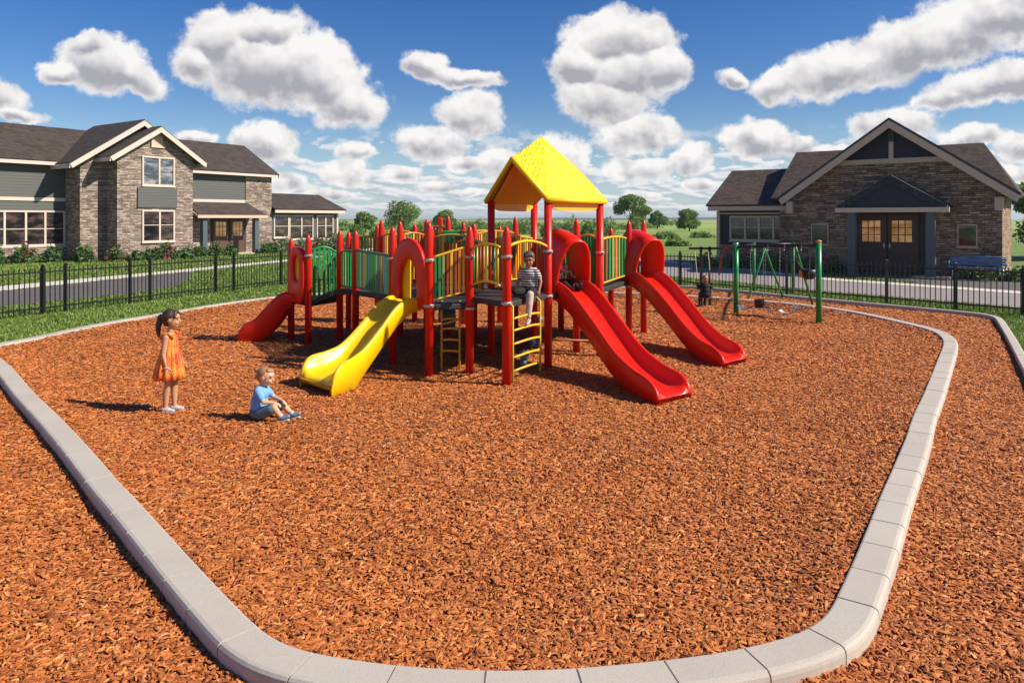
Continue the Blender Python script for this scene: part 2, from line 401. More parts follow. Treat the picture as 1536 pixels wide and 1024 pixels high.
def stone(name, cols, bumpst=1.0):
    t = NT(name); v = t.obj(); s_ = t.nd('ShaderNodeSeparateXYZ', {0: v})
    wob = t.math('MULTIPLY', t.math('SUBTRACT', t.noise(v, 1.7, 3), .5), .10)
    c2 = t.nd('ShaderNodeCombineXYZ', {0: t.math('ADD', s_.outputs[0], s_.outputs[1]), 1: t.math('ADD', s_.outputs[2], wob)}).outputs[0]
    br = t.nd('ShaderNodeTexBrick', {'Vector': c2, 'Scale': 1., 'Mortar Size': .008, 'Mortar Smooth': .3, 'Bias': 0., 'Brick Width': .40, 'Row Height': .085,
        'Color1': (0, 0, 0, 1), 'Color2': (1, 1, 1, 1), 'Mortar': (.5, .5, .5, 1)}, offset=.37, squash=.6, squash_frequency=3)
    br2 = t.nd('ShaderNodeTexBrick', {'Vector': c2, 'Scale': 1., 'Mortar Size': .004, 'Bias': 0., 'Brick Width': .62, 'Row Height': .17,
        'Color1': (0, 0, 0, 1), 'Color2': (1, 1, 1, 1), 'Mortar': (.5, .5, .5, 1)}, offset=.6)
    st = t.nd('ShaderNodeMapping', {'Vector': c2, 'Scale': (5., 24., 1.)}).outputs[0]
    n = t.noise(st, 1., 5, .65)
    val = t.math('ADD', t.math('MULTIPLY', br.outputs['Color'], .55), t.math('ADD', t.math('MULTIPLY', br2.outputs['Color'], .15), t.math('MULTIPLY', t.math('SUBTRACT', n, .35), .95)))
    c = t.ramp(val, cols)
    c = t.mix(br.outputs['Fac'], c, (.035, .026, .022))
    hgt = t.math('ADD', t.math('MULTIPLY', t.math('SUBTRACT', 1., br.outputs['Fac']), .5), val)
    return t.fin(c, .88, t.bump(hgt, bumpst, .05))
M['stone'] = stone('ledge_stone', [(.05, (.10, .072, .058)), (.32, (.235, .17, .135)), (.58, (.39, .30, .24)), (.9, (.62, .52, .44))])
M['stone_dark'] = stone('dark_ledge_stone', [(.05, (.10, .062, .042)), (.35, (.26, .155, .10)), (.6, (.42, .28, .18)), (.9, (.64, .48, .32))])
def siding(name, col, pitch=.15):
    t = NT(name); v = t.obj(); s_ = t.nd('ShaderNodeSeparateXYZ', {0: v}); w = t.math('FRACT', t.math('DIVIDE', s_.outputs[2], pitch))
    ln = t.math('GREATER_THAN', w, .90); n = t.noise(t.nd('ShaderNodeMapping', {'Vector': v, 'Scale': (2, 2, 30)}).outputs[0], 1, 4)
    c = t.mix(n, tuple(x*.82 for x in col), tuple(x*1.15 for x in col)); c = t.mix(t.math('MULTIPLY', ln, .6), c, tuple(x*.35 for x in col))
    return t.fin(c, .65, t.bump(t.math('SUBTRACT', 1., w), .7, .02))
M['siding'] = siding('grey_lap_siding', (.088, .091, .083))
M['siding_dark'] = siding('charcoal_lap_siding', (.055, .063, .07))
M['siding_navy'] = siding('dark_slate_siding', (.022, .027, .033), .12)
def shingle(name, a, b):
    t = NT(name); v = t.obj(); s_ = t.nd('ShaderNodeSeparateXYZ', {0: v})
    c2 = t.nd('ShaderNodeCombineXYZ', {0: t.math('ADD', s_.outputs[0], s_.outputs[1]), 1: t.math('MULTIPLY', s_.outputs[2], 1.8)}).outputs[0]
    br = t.nd('ShaderNodeTexBrick', {'Vector': c2, 'Scale': 1., 'Mortar Size': .012, 'Bias': 0., 'Brick Width': .30, 'Row Height': .14,
        'Color1': (0, 0, 0, 1), 'Color2': (1, 1, 1, 1), 'Mortar': (.0, .0, .0, 1)}, offset=.5, squash=.7, squash_frequency=2)
    n = t.noise(v, 1.3, 6, .7); f = t.noise(v, 45, 2)
    val = t.math('ADD', t.math('MULTIPLY', br.outputs['Color'], .45), t.math('ADD', t.math('MULTIPLY', n, .5), t.math('MULTIPLY', f, .25)))
    c = t.ramp(val, [(.25, a), (.85, b)]); c = t.mix(t.math('MULTIPLY', br.outputs['Fac'], .7), c, tuple(x*.3 for x in a))
    return t.fin(c, .9, t.bump(t.math('SUBTRACT', t.math('MULTIPLY', val, .5), br.outputs['Fac']), .6, .03))
M['shingle'] = shingle('brown_shingles', (.029, .021, .017), (.085, .063, .050))
M['shingle_d'] = shingle('dark_brown_shingles', (.040, .026, .021), (.12, .080, .062))
M['shingle_navy'] = shingle('slate_shingles', (.018, .024, .030), (.05, .062, .072))
def glassm(name, warm=.0, tint=(.035, .03, .03)):
    'window glass: dark room behind a reflecting pane, with sashes of furniture and blinds dimly seen'
    t = NT(name); v = t.obj(); st = t.nd('ShaderNodeMapping', {'Vector': v, 'Scale': (1.2, 1.2, 3.5)}).outputs[0]
    n = t.noise(st, 1.1, 3)
    c = t.ramp(n, [(.42, tuple(x*.35 for x in tint)), (.52, tint), (.62, (tint[0]*3.2, tint[1]*2.2, tint[2]*1.9))])
    m_ = t.fin(c, .06, None, Specular_IOR_Level=.9)
    if warm:
        t.L.new(t.ramp(n, [(.35, (.55, .22, .06)), (.6, (.9, .5, .2))]), t.b.inputs['Emission Color']); t.b.inputs['Emission Strength'].default_value = warm  # warm glow put into the pane as emission; no lamp stands behind
    return m_
M['glass'] = glassm('window_glass'); M['glass_sky'] = glassm('upper_window_glass', 0, (.10, .12, .15)); M['glass_warm'] = glassm('glowing_door_glass', .22, (.12, .07, .04))

# ------------------------------------------------------------------ ground layout
inner_px = [(60,506),(25,512),(2,517),(-9,523),(-4,532),(18.6,550.6),(53,589),(85,619),(114,649),(141,677.6),(162,702),(188.6,730.7),(225.8,769.5),(260,806.7),(301.7,852),
            (355,907.6),(380,933),(408,957),(440,971),(485.5,981),(579,994),(682,1002),(800,1003),(900,997),(1000,987),(1061,979),(1120,969),(1172.7,955.4),(1216,940.7),(1239,925.7),(1251,899.6),
            (1264,873),(1285.4,825.6),(1307.7,772),(1321.5,738),(1335,708.6),(1357,658),(1370,620.7),(1386,587.5),(1405,541),(1415,513),(1406,500),(1386,492),(1354,484),(1323,477),
            (1280,468),(1229,460),(1150,452),(1069,446),(985,441),(900,438),(768,436),(600,437),(500,439),(435,443),(340,455),(250,470),(160,485)]
TOPZ = .12
loop = [Vector((*G(x, y, TOPZ), 0)) for x, y in inner_px]
dense = catmull(loop, 12, True)
def resample(P, step, closed=True):
    Q = [Vector(p) for p in P]; 
    if closed: Q.append(Q[0])
    L_ = [0]
    for a, b in zip(Q, Q[1:]): L_.append(L_[-1]+(b-a).length)
    n = max(2, int(round(L_[-1]/step))); out = []; k = 0
    for i in range(n if closed else n+1):
        d = L_[-1]*i/n
        while k < len(Q)-2 and L_[k+1] < d: k += 1
        t = (d-L_[k])/max(1e-9, L_[k+1]-L_[k]); out.append(Q[k].lerp(Q[k+1], t))
    return out
SUB = 6
def kerb_blocks(mb, mm, path, w, closed, block=.42, h=TOPZ, side=1):
    P = resample(path, block/SUB, closed); n = len(P)
    if closed:
        tot = sum((P[(i+1)%n]-P[i]).length for i in range(n)); P = resample(path, tot/(SUB*round(n/SUB)), True)[:SUB*round(n/SUB)]; n = len(P)
    for _ in range(9): P = [(P[(i-1)%n]+P[i]*2+P[(i+1)%n])/4 if (closed or 0 < i < n-1) else P[i] for i in range(n)]
    Nn = []
    for i in range(n):
        a = P[(i-1)%n] if (closed or i > 0) else P[i]; b = P[(i+1)%n] if (closed or i < n-1) else P[i]
        t = (b-a).normalized(); Nn.append(Vector((t.y, -t.x, 0))*side)
    prof = [(0,-.12),(0,h-.014),(.004,h-.004),(.014,h),(w-.034,h),(w-.016,h-.005),(w-.004,h-.018),(w,h-.036),(w,-.12)]
    def ring(p, nn, t): return [p+t+nn*a+Vector((0, 0, b)) for a, b in prof]
    segs = n//SUB if closed else (n-1)//SUB
    for s_ in range(segs):
        rr = []; dz = random.uniform(-.002, .002)
        for k in range(SUB+1):
            i = (s_*SUB+k) % n; nx = (i+1) % n; tt = Vector((0, 0, dz))
            tang = Vector((-Nn[i].y, Nn[i].x, 0))*side
            if k == 0: tt = tt+tang*.005
            if k == SUB: tt = tt-tang*.005
            rr.append(ring(P[i], Nn[i], tt))
        mb.loft(rr, True, True, 0, False)
    pr2 = [(.006,-.1),(.006,h-.010),(w-.03,h-.007),(w-.008,h-.030),(w-.008,-.1)]
    mm.loft([[P[i]+Nn[i]*a+Vector((0,0,b)) for a, b in pr2] for i in range(n)], True, False, 0, False, loop=closed)
    return P, Nn
A2 = sum(dense[i].x*dense[(i+1)%len(dense)].y-dense[(i+1)%len(dense)].x*dense[i].y for i in range(len(dense)))
KW = .215
kb = MB(); km = MB()
LP, LN = kerb_blocks(kb, km, dense, KW, True, side=1 if A2 > 0 else -1)
outer_path = [Vector((*p, 0)) for p in [(-2.9, 21.75), (-.5, 22.5), (2.2, 22.95), G(1020,428,.1), G(1223,447,.1), G(1400,463,.1), G(1486,471.5,.1), G(1492,475,.1), G(1510,505,.1), G(1536,555,.1), (5.7, 7.7), (5.2, 5.5), (5.2, -2)]]
kerb_blocks(kb, km, catmull(outer_path, 8), .14, False, 1.2, .10, side=-1)
k1 = kb.build('kerb', M['curb'], smooth=False); tag(k1, kind='structure'); 
k2 = km.build('kerb_joint', M['mortar']); k2.parent = k1
INNER = np.array([(p.x, p.y) for p in LP]); OUTER = np.array([(p.x+n.x*KW, p.y+n.y*KW) for p, n in zip(LP, LN)])
INMID = np.array([(p.x+n.x*.02, p.y+n.y*.02) for p, n in zip(LP, LN)]); OUTMID = np.array([(p.x+n.x*(KW-.02), p.y+n.y*(KW-.02)) for p, n in zip(LP, LN)])
def inpoly(x, y, P):
    r = np.zeros(x.shape, bool); n = len(P)
    for i in range(n):
        x1, y1 = P[i]; x2, y2 = P[(i+1) % n]
        c = ((y1 > y) != (y2 > y))
        if c.any(): r ^= c & (x < (x2-x1)*(y-y1)/(y2-y1+1e-12)+x1)
    return r
MULCH_OUT = np.array([(-18, -3), (-18, 8.4), (-11, 10.9), (-8.25, 11.9), (-6.5, 13), (-5.6, 20), (-2.9, 21.7), (-.5, 22.45), (2.2, 22.9)]+[(p.x, p.y) for p in outer_path[3:]]+[(5.2, -3)])
# grass ground: one sheet to the horizon
def grassm():
    t = NT('lawn_ground'); v = t.geo().outputs['Position']
    n = t.noise(v, .45, 6, .6); f = t.noise(v, 11, 5, .7); g = t.noise(v, .03, 5, .6)
    c = t.ramp(n, [(.3, (.10, .165, .025)), (.55, (.165, .24, .040)), (.75, (.23, .30, .06))])
    c = t.mix(t.math('MULTIPLY', f, .55), c, (.04, .11, .012))
    c = t.mix(t.ramp(g, [(.45, (0,)*3), (.62, (.65,)*3)]), c, (.20, .27, .06))
    dist = t.math('DIVIDE', t.nd('ShaderNodeSeparateXYZ', {0: v}).outputs[1], 260.)
    field = t.ramp(t.noise(t.nd('ShaderNodeMapping', {'Vector': v, 'Scale': (.006, .03, 1)}).outputs[0], 1, 4), [(.4, (.14, .24, .035)), (.5, (.26, .35, .06)), (.62, (.36, .39, .12))])
    c = t.mix(t.ramp(dist, [(.15, (0,)*3), (.6, (1,)*3)]), c, field)
    return t.fin(c, .9, t.bump(f, .9, .05))
M['lawn'] = grassm()
mb = MB()
# lawn with gentle relief in the far field, lowered under the mulch beds
ys = [-60, -20, -4, 0, 6, 12, 20, 30, 45, 60, 80, 105, 140, 190, 260, 360, 520, 760, 1100, 1700, 2600, 4200]
xs0 = np.concatenate([np.linspace(-1, 1, 41)])
rows = []
def hz(x, y):
    if y < 60: return 0.0
    a = min(1, (y-60)/140)
    return a*(.5*sin(x*.012+y*.006)+.4*sin(x*.027-y*.013+1.7))*min(1, 300/y) - a*.4
for y in ys:
    hw = max(90, abs(y)*1.6); rows.append([(x*hw, y, -.035+hz(x*hw, y)) for x in xs0])
mb.loft(rows, False, False, 0, True)
go = mb.build('ground', M['lawn']); tag(go, kind='structure')
# mulch beds
def mulchm():
    t = NT('shredded_bark_bed'); v = t.geo().outputs['Position']
    w = t.nd('ShaderNodeTexNoise', {'Vector': v, 'Scale': 7., 'Detail': 3.}).outputs['Color']
    wv = t.nd('ShaderNodeVectorMath', {0: w}, operation='SCALE'); wv.inputs['Scale'].default_value = .12
    vv = t.nd('ShaderNodeVectorMath', {0: v, 1: wv.outputs[0]}, operation='ADD').outputs[0]
    v1 = t.nd('ShaderNodeTexVoronoi', {'Vector': t.nd('ShaderNodeMapping', {'Vector': vv, 'Rotation': (0, 0, .6), 'Scale': (1, 3.2, 1)}).outputs[0], 'Scale': 13.})
    v2 = t.nd('ShaderNodeTexVoronoi', {'Vector': t.nd('ShaderNodeMapping', {'Vector': vv, 'Rotation': (0, 0, -.9), 'Scale': (1, 3.0, 1)}).outputs[0], 'Scale': 15.})
    r1 = t.nd('ShaderNodeSeparateXYZ', {0: v1.outputs['Color']}).outputs[0]; r2 = t.nd('ShaderNodeSeparateXYZ', {0: v2.outputs['Color']}).outputs[1]
    m_ = t.math('GREATER_THAN', v1.outputs['Distance'], v2.outputs['Distance'])
    rr = t.mix(m_, r1, r2); h = t.math('MINIMUM', v1.outputs['Distance'], v2.outputs['Distance'])
    c = t.ramp(rr, [(0., (.22, .05, .01)), (.4, (.42, .115, .022)), (.8, (.58, .18, .04)), (1., (.66, .25, .07))])
    c = t.mix(t.ramp(h, [(.25, (0,)*3), (.6, (.6,)*3)]), c, (.16, .04, .01))
    big = t.noise(v, .8, 4)
    c = t.mix(t.math('MULTIPLY', t.ramp(big, [(.4, (0,)*3), (.7, (1,)*3)]), .30), c, (.16, .045, .012))
    return t.fin(c, .85, t.bump(t.math('SUBTRACT', 1., h), 1., .05))
M['bed'] = mulchm()
def chipm():
    t = NT('bark_chips'); g = t.geo(); v = g.outputs['Position']; r = g.outputs['Random Per Island']
    c = t.ramp(r, [(0., (.21, .046, .008)), (.20, (.40, .102, .017)), (.55, (.57, .175, .034)), (.88, (.68, .245, .056)), (.985, (.74, .32, .10)), (1., (.78, .40, .16))])
    c = t.mix(t.math('MULTIPLY', t.noise(v, 120, 3), .30), c, (.30, .07, .012))
    big = t.ramp(t.noise(v, .8, 4), [(.4, (0,)*3), (.7, (1,)*3)])
    c = t.mix(t.math('MULTIPLY', big, .22), c, (.17, .045, .012))
    return t.fin(c, .72, t.bump(t.noise(v, 260, 2), .4, .003))
M['chip'] = chipm()
def zbed(x, y): return .010*np.sin(x*1.9+y*.7)*np.sin(y*1.3-.4*x)+.006*np.sin(x*4.7+2)*np.sin(y*3.9)
def berm(x, y):
    'chips pile up against the inner side of the kerb'
    d = np.full(x.shape, 9.); A_ = INMID
    for i in range(0, len(A_), 3): d = np.minimum(d, np.hypot(x-A_[i, 0], y-A_[i, 1]))
    return np.where(inpoly(x, y, INNER), .078*np.exp(-(d/.42)**2), .012*np.exp(-(d/.5)**2))
def sheet(P, z, name, mat, relief=False):
    bm = bmesh.new(); vs = [bm.verts.new((p[0], p[1], z)) for p in P]; bm.faces.new(vs)
    bmesh.ops.triangulate(bm, faces=bm.faces); bmesh.ops.recalc_face_normals(bm, faces=bm.faces)
    for f in bm.faces:
        if f.normal.z < 0: f.normal_flip()
    me = bpy.data.meshes.new(name); bm.to_mesh(me); bm.free(); me.materials.append(mat)
    o = bpy.data.objects.new(name, me); COL.objects.link(o); tag(o, kind='structure'); return o
sheet([tuple(p) for p in MULCH_OUT], -.012, 'mulch_bed', M['bed'])
mb = MB(); cxy = INMID.mean(0)
mb.loft([[(cxy[0]+(p[0]-cxy[0])*f, cxy[1]+(p[1]-cxy[1])*f, -.007+hh) for p in INMID] for f, hh in ((.02, 0), (.5, 0), (.90, .0), (.94, .012), (.97, .040), (.985, .058), (1., .066))], True, False, 0, True)
tag(mb.build('mulch_bed', M['bed']), kind='structure')

def chips():
    N = 1000000
    y = 2.5*(26/2.5)**RNG.random(N)                       # log-uniform in depth: density falls off with distance
    keep = RNG.random(N) < np.clip((y/9.0)**.72, 0, 1); y = y[keep]
    x = (RNG.random(y.size)*2-1)*(y*.74+.9)
    ok = inpoly(x, y, MULCH_OUT) | inpoly(x, y, INNER)
    k = inpoly(x, y, OUTMID) & ~inpoly(x, y, INMID)
    ok &= ~k; x = x[ok]; y = y[ok]; n = x.size
    L_ = RNG.uniform(.026, .070, n)*np.interp(y, [3, 8, 14, 24], [.92, .95, 1.15, 1.6]); Wd = L_*RNG.uniform(.20, .38, n); th = Wd*RNG.uniform(.3, .6, n)
    ang = RNG.uniform(0, 2*pi, n); tilt = RNG.normal(0, .19, n); roll = RNG.normal(0, .36, n); bend = RNG.normal(0, .16, n)*L_; z = zbed(x, y)+berm(x, y)+RNG.random(n)**1.3*.026+.001
    st = np.array([-.5, -.18, .18, .5]); wf = np.array([.35, 1, .95, .25]); V = np.zeros((n, 12, 3))
    for i in range(4):
        bx = st[i]*L_; byy = bend*(1-(2*st[i])**2)
        for j, (a, b) in enumerate(((-.5, 0), (0, 1), (.5, 0))):
            wy = Wd*wf[i]*a; hz_ = th*wf[i]*b
            yy = byy+wy*np.cos(roll)-hz_*np.sin(roll); zz = wy*np.sin(roll)+hz_*np.cos(roll)
            xx = bx*np.cos(tilt)-zz*np.sin(tilt)*0; zz = zz+bx*np.sin(tilt)
            V[:, i*3+j, 0] = x+xx*np.cos(ang)-yy*np.sin(ang); V[:, i*3+j, 1] = y+xx*np.sin(ang)+yy*np.cos(ang); V[:, i*3+j, 2] = z+zz
    q = []
    for i in range(3):
        a = i*3; b = a+3
        q += [(a, b, b+1, a+1), (a+1, b+1, b+2, a+2)]
    q = np.array(q); F = (np.arange(n)[:, None, None]*12+q[None]).reshape(-1)
    me = bpy.data.meshes.new('wood_chips'); me.vertices.add(n*12); me.vertices.foreach_set('co', V.reshape(-1))
    nf = n*6; me.loops.add(nf*4); me.loops.foreach_set('vertex_index', F.astype(np.int32)); me.polygons.add(nf)
    me.polygons.foreach_set('loop_start', np.arange(0, nf*4, 4, dtype=np.int32)); me.polygons.foreach_set('loop_total', np.full(nf, 4, dtype=np.int32))
    me.materials.append(M['chip']); me.update(calc_edges=True)
    o = bpy.data.objects.new('wood_chips', me); COL.objects.link(o)
    tag(o, 'loose orange brown wood chips covering the playground beds', 'wood chips', kind='stuff'); print('chips', n)
chips()

# paths and roads
def strip(pts, z, name, mat): sheet(pts, z, name, mat)
def B_(o): return o
wl_far = [(-40, 16.0), G(0,429), G(230,408), G(436,388.5), (-9.8, 60)]
wl_near = [(-9.2, 60), G(436,392), G(230,412.5), G(0,436), (-40, 14.6)]
strip(wl_far+wl_near, -.006, 'footpath', M['walk'])
strip([(-40, 14.7), G(0,436.3), G(230,412.8), G(285,407.5), G(290,415), G(265,428), G(225,436), G(100,449), G(0,460), (-40, 11.5)], -.014, 'road', M['asphalt'])
strip([G(860,384), G(977,391), G(1110,404), G(1236,418.5), G(1536,439.5), (26, 17), (25.6, 15.6), G(1536,461), G(1236,436), G(1110,423), G(977,411), G(860,396)], -.018, 'pavement', concrete('grey_pavement', (.24, .20, .19), (.32, .28, .27)))
strip([G(860,382.5), G(977,388.5), G(1110,401.5), G(1236,416), G(1536,436.5), (27, 17.7), (26.4, 17.2), G(1536,440.5), G(1236,419.3), G(1110,404.6), G(977,391.5), G(860,384.6)], -.008, 'pavement_edge', M['walk'])
strip([G(940,380), G(977,388.7), G(1110,401.6), G(1236,416.2), G(1536,437), (27, 18), (20.5, 24), (18.2, 26.3), (12.0, 35.0), (9.5, 39)], -.022, 'driveway', M['asphalt'])

# ------------------------------------------------------------------ grass blades
def leafm(name, a, b, c3, rough=.6, trans=.25):
    t = NT(name); g = t.geo(); r = g.outputs['Random Per Island']
    c = t.ramp(r, [(0, a), (.55, b), (1, c3)])
    t.fin(c, rough)
    tr = t.nd('ShaderNodeBsdfTranslucent', {'Color': c}); mx = t.nd('ShaderNodeMixShader', {0: trans, 1: t.b.outputs[0], 2: tr.outputs[0]})
    t.L.new(mx.outputs[0], t.N['Material Output'].inputs['Surface']); return t.mat
M['blade'] = leafm('grass_blades', (.11, .18, .022), (.18, .27, .042), (.30, .37, .09))
M['leaf_far'] = leafm('field_tree_leaves', (.10, .19, .04), (.19, .30, .065), (.29, .38, .11), trans=.42)
M['leaf_shrub'] = leafm('shrub_leaves', (.025, .075, .018), (.06, .14, .03), (.13, .22, .06))
M['leaf_red'] = leafm('red_leaves', (.14, .03, .025), (.24, .07, .05), (.36, .14, .10))
M['leaf_pale'] = leafm('pale_leaves', (.10, .17, .07), (.17, .25, .11), (.26, .32, .18))
M['bark'] = mpaint('bark', (.09, .065, .045), .9, .3, .6, 6)
def raw_mesh(name, V, k, mats, parent=None, mi=None):
    'V: (n, k, 3) – n loose k-gons'
    n = V.shape[0]; me = bpy.data.meshes.new(name); me.vertices.add(n*k); me.vertices.foreach_set('co', V.reshape(-1).astype(np.float32))
    me.loops.add(n*k); me.loops.foreach_set('vertex_index', np.arange(n*k, dtype=np.int32)); me.polygons.add(n)
    me.polygons.foreach_set('loop_start', np.arange(0, n*k, k, dtype=np.int32)); me.polygons.foreach_set('loop_total', np.full(n, k, dtype=np.int32))
    for q in (mats if isinstance(mats, (list, tuple)) else [mats]): me.materials.append(q)
    if mi is not None: me.polygons.foreach_set('material_index', mi.astype(np.int32))
    me.update(calc_edges=True); o = bpy.data.objects.new(name, me); COL.objects.link(o)
    if parent: o.parent = parent
    return o
ROADS = [np.array([tuple(p) for p in wl_far+wl_near]), np.array([tuple(p) for p in [(-40, 14.7), G(0,436.3), G(230,412.8), G(285,407.5), G(290,415), G(265,428), G(225,436), G(100,449), G(0,460), (-40, 11.5)]]),
         np.array([G(940,380), G(977,388.7), G(1110,401.6), G(1236,416.2), G(1536,437), (27, 18), (26, 15.6), G(1536,461), G(1236,436), G(1110,423), G(977,411), G(860,396)])]
def grass():
    parts = []
    for n, x0, x1, y0, y1, hh in ((150000, -19, -3, 8.5, 30, .055), (60000, -4, 14, 17, 30, .055), (50000, 5.2, 15, 7, 22, .06), (60000, -30, 0, 26, 46, .09)):
        x = RNG.uniform(x0, x1, n); y = RNG.uniform(y0, y1, n)
        ok = ~inpoly(x, y, MULCH_OUT) & (np.abs(x) < y*.78+1) & ~inpoly(x, y, OUTER)
        for R in ROADS: ok &= ~inpoly(x, y, R)
        x, y = x[ok], y[ok]; m = x.size; h = hh*RNG.uniform(.5, 1.3, m); w = .012*RNG.uniform(.7, 1.5, m)*np.clip(y/12, 1, 3); a = RNG.uniform(0, 2*pi, m); lx = RNG.normal(0, .5, m)*h; ly = RNG.normal(0, .5, m)*h
        V = np.zeros((m, 3, 3)); V[:, 0] = np.stack([x-w*np.cos(a), y-w*np.sin(a), x*0-.035], 1); V[:, 1] = np.stack([x+w*np.cos(a), y+w*np.sin(a), x*0-.035], 1); V[:, 2] = np.stack([x+lx, y+ly, h-.03], 1)
        parts.append(V)
    o = raw_mesh('grass', np.concatenate(parts), 3, M['blade']); tag(o, 'short mown green grass round the playground', 'grass', kind='stuff')
grass()

# ------------------------------------------------------------------ foliage
def leaf_quads(P, size, flat=.5, rng=RNG):
    n = P.shape[0]; a = rng.normal(0, 1, (n, 3)); a[:, 2] *= flat; a /= np.linalg.norm(a, axis=1)[:, None]
    b = rng.normal(0, 1, (n, 3)); b -= a*(a*b).sum(1)[:, None]; b /= np.linalg.norm(b, axis=1)[:, None]
    s = size*rng.uniform(.6, 1.4, n)[:, None]; V = np.zeros((n, 4, 3))
    V[:, 0] = P-a*s*.5; V[:, 1] = P+b*s*.22; V[:, 2] = P+a*s*.5; V[:, 3] = P-b*s*.22
    return V
def tree(name, x, y, h, w, label, cat='tree', group=None, trunk=.22, leaves=4200, size=.26, mat='leaf_far', seed=1, lean=0., low=.30, zb=0.):
    rng = np.random.default_rng(seed); root = thing(name, label, cat, (x, y, zb-.03), 0, group)
    tb = MB(); tb.tube([(0, 0, -.3), (.04*h*.2, 0, h*.18), (lean*.3, .05, h*.42), (lean*.6, 0, h*.72)], [trunk*.65, trunk*.5, trunk*.36, trunk*.1], 9)
    lob = []; K = 15
    for i in range(K):
        a = rng.uniform(0, 2*pi); zz = rng.uniform(low+.08, .90); rr = w/2*math.sqrt(max(.05, 1-((zz-.5)/.52)**2))*rng.uniform(.35, .78)
        c = np.array([cos(a)*rr+lean*zz, sin(a)*rr, zz*h]); lob.append((c, w*rng.uniform(.13, .22)))
        if i < 9: tb.tube([(lean*.25, 0, h*rng.uniform(.2, .4)), tuple((c+np.array([0, 0, h*.25]))/2), tuple(c)], [trunk*.2, trunk*.13, trunk*.03], 6)
    lob.append((np.array([lean, 0, h*.9]), w*.13)); tb.build('trunk', M['bark'], root)
    Ps = []
    for c, r in lob:
        m = int(leaves/len(lob)); d = rng.normal(0, 1, (m, 3)); d /= np.linalg.norm(d, axis=1)[:, None]
        rad = r*rng.uniform(.45, 1.12, m)**.6*(1+.25*np.sin(d[:, 0]*5+c[0])*np.cos(d[:, 1]*4)); Ps.append(c+d*rad[:, None]*np.array([1.1, 1.1, .8]))
    P = np.concatenate(Ps); P[:, 2] = np.clip(P[:, 2], h*low*.6, None)
    raw_mesh('crown', leaf_quads(P, size, .7, rng), 4, M[mat], root); return root
far = [(548, 127, 3.4, 33, 1, 'small round tree in the field beside the end of the low grey wing'), (603, 140, 5.5, 60, 2, 'large spreading tree in the field behind the left half of the play structure'),
       (667, 150, 3.9, 38, 3, 'middle sized tree in the field to the left of the yellow roof'), (949, 112, 5.7, 54, 4, 'tall dark green tree in the field just right of the yellow roof'),
       (986, 150, 3.6, 28, 5, 'smallest tree in the field, between the tall dark tree and the lone round one'), (1034, 122, 3.4, 36, 6, 'lone round tree in the field beside the stone building')]
for px, Y, h, wpx, sd_, lab in far:
    tree('field_tree', (px-768)/FPX*Y, Y, h, wpx/FPX*Y, lab, group='trees standing in the green field', leaves=5200, size=.42, seed=sd_, low=.22, zb=hz((px-768)/FPX*Y, Y))
tree('leafy_tree', 29.8, 40, 4.6, 4.6, 'bushy tree leaning beyond the right corner of the dark stone building', seed=21, leaves=7000, size=.30, lean=-.4, low=.1)
tree('leafy_tree', 34.0, 41, 6.4, 5.6, 'taller tree at the far right edge of the lawn behind the bench', seed=23, leaves=7000, size=.30, low=.1)
def bush(name, x, y, h, w, label, group, mats=('leaf_far',), n=700, size=.12, seed=1, cat='bush', z=0.):
    rng = np.random.default_rng(seed); root = thing(name, label, cat, (x, y, z-.03), 0, group)
    st = MB()
    for i in range(5):
        a = rng.uniform(0, 2*pi); st.tube([(0, 0, -.05), (cos(a)*w*.12, sin(a)*w*.12, h*.35), (cos(a)*w*.3, sin(a)*w*.3, h*.75)], [.02*w+.006, .014*w+.004, .004], 5)
    st.build('stem', M['bark'], root)
    d = rng.normal(0, 1, (n, 3)); d /= np.linalg.norm(d, axis=1)[:, None]; d[:, 2] = np.abs(d[:, 2])
    rad = rng.uniform(.35, 1, n)**.5*(1+.3*np.sin(d[:, 0]*6+seed)*np.cos(d[:, 1]*5+seed))
    P = d*rad[:, None]*np.array([w/2, w/2, h]); P[:, 2] += .02
    mi = np.zeros(n)
    if len(mats) > 1: mi = (np.sin(P[:, 0]*9/w+seed)+rng.normal(0, .4, n) > .6).astype(float)
    raw_mesh('foliage', leaf_quads(P, size, .9, rng), 4, [M[q] for q in mats], root, mi); return root
rb = random.Random(5)
places = ['far left', 'left', 'middle', 'right']
FB_ = [(536,95,1.5,26),(570,88,1.3,30),(632,100,1.8,34),(690,96,1.9,36),(716,110,2.0,30),(752,92,1.7,40),(788,104,2.2,34),(826,90,1.8,30),(858,98,2.2,34),(884,84,1.9,28),(908,92,2.1,34),(1000,80,.7,40),(1052,84,.6,36),(1016,60,.5,34)]
for i, (px, Y, h, wp) in enumerate(FB_):
    nm = ['beyond the left green panels', 'behind the leftmost post tops', 'behind the arch panel', 'behind the multicolour slats', 'left of the rear roof post', 'seen through the shelter below the yellow roof', 'under the middle of the yellow roof', 'behind the hood of the near red slide', 'between the two red slides, left one', 'between the two red slides, middle one', 'at the foot of the tall dark tree', 'low and flat before the smallest tree', 'low and flat under the lone round tree', 'flat patch nearest the garden fence'][i]
    bush('field_bush', (px-768)/FPX*Y, Y, h, wp/FPX*Y, 'green field bush '+nm, 'bushes scattered over the field', n=900, size=.34, seed=40+i, z=hz((px-768)/FPX*Y, Y))
rb2 = random.Random(12); HV = []
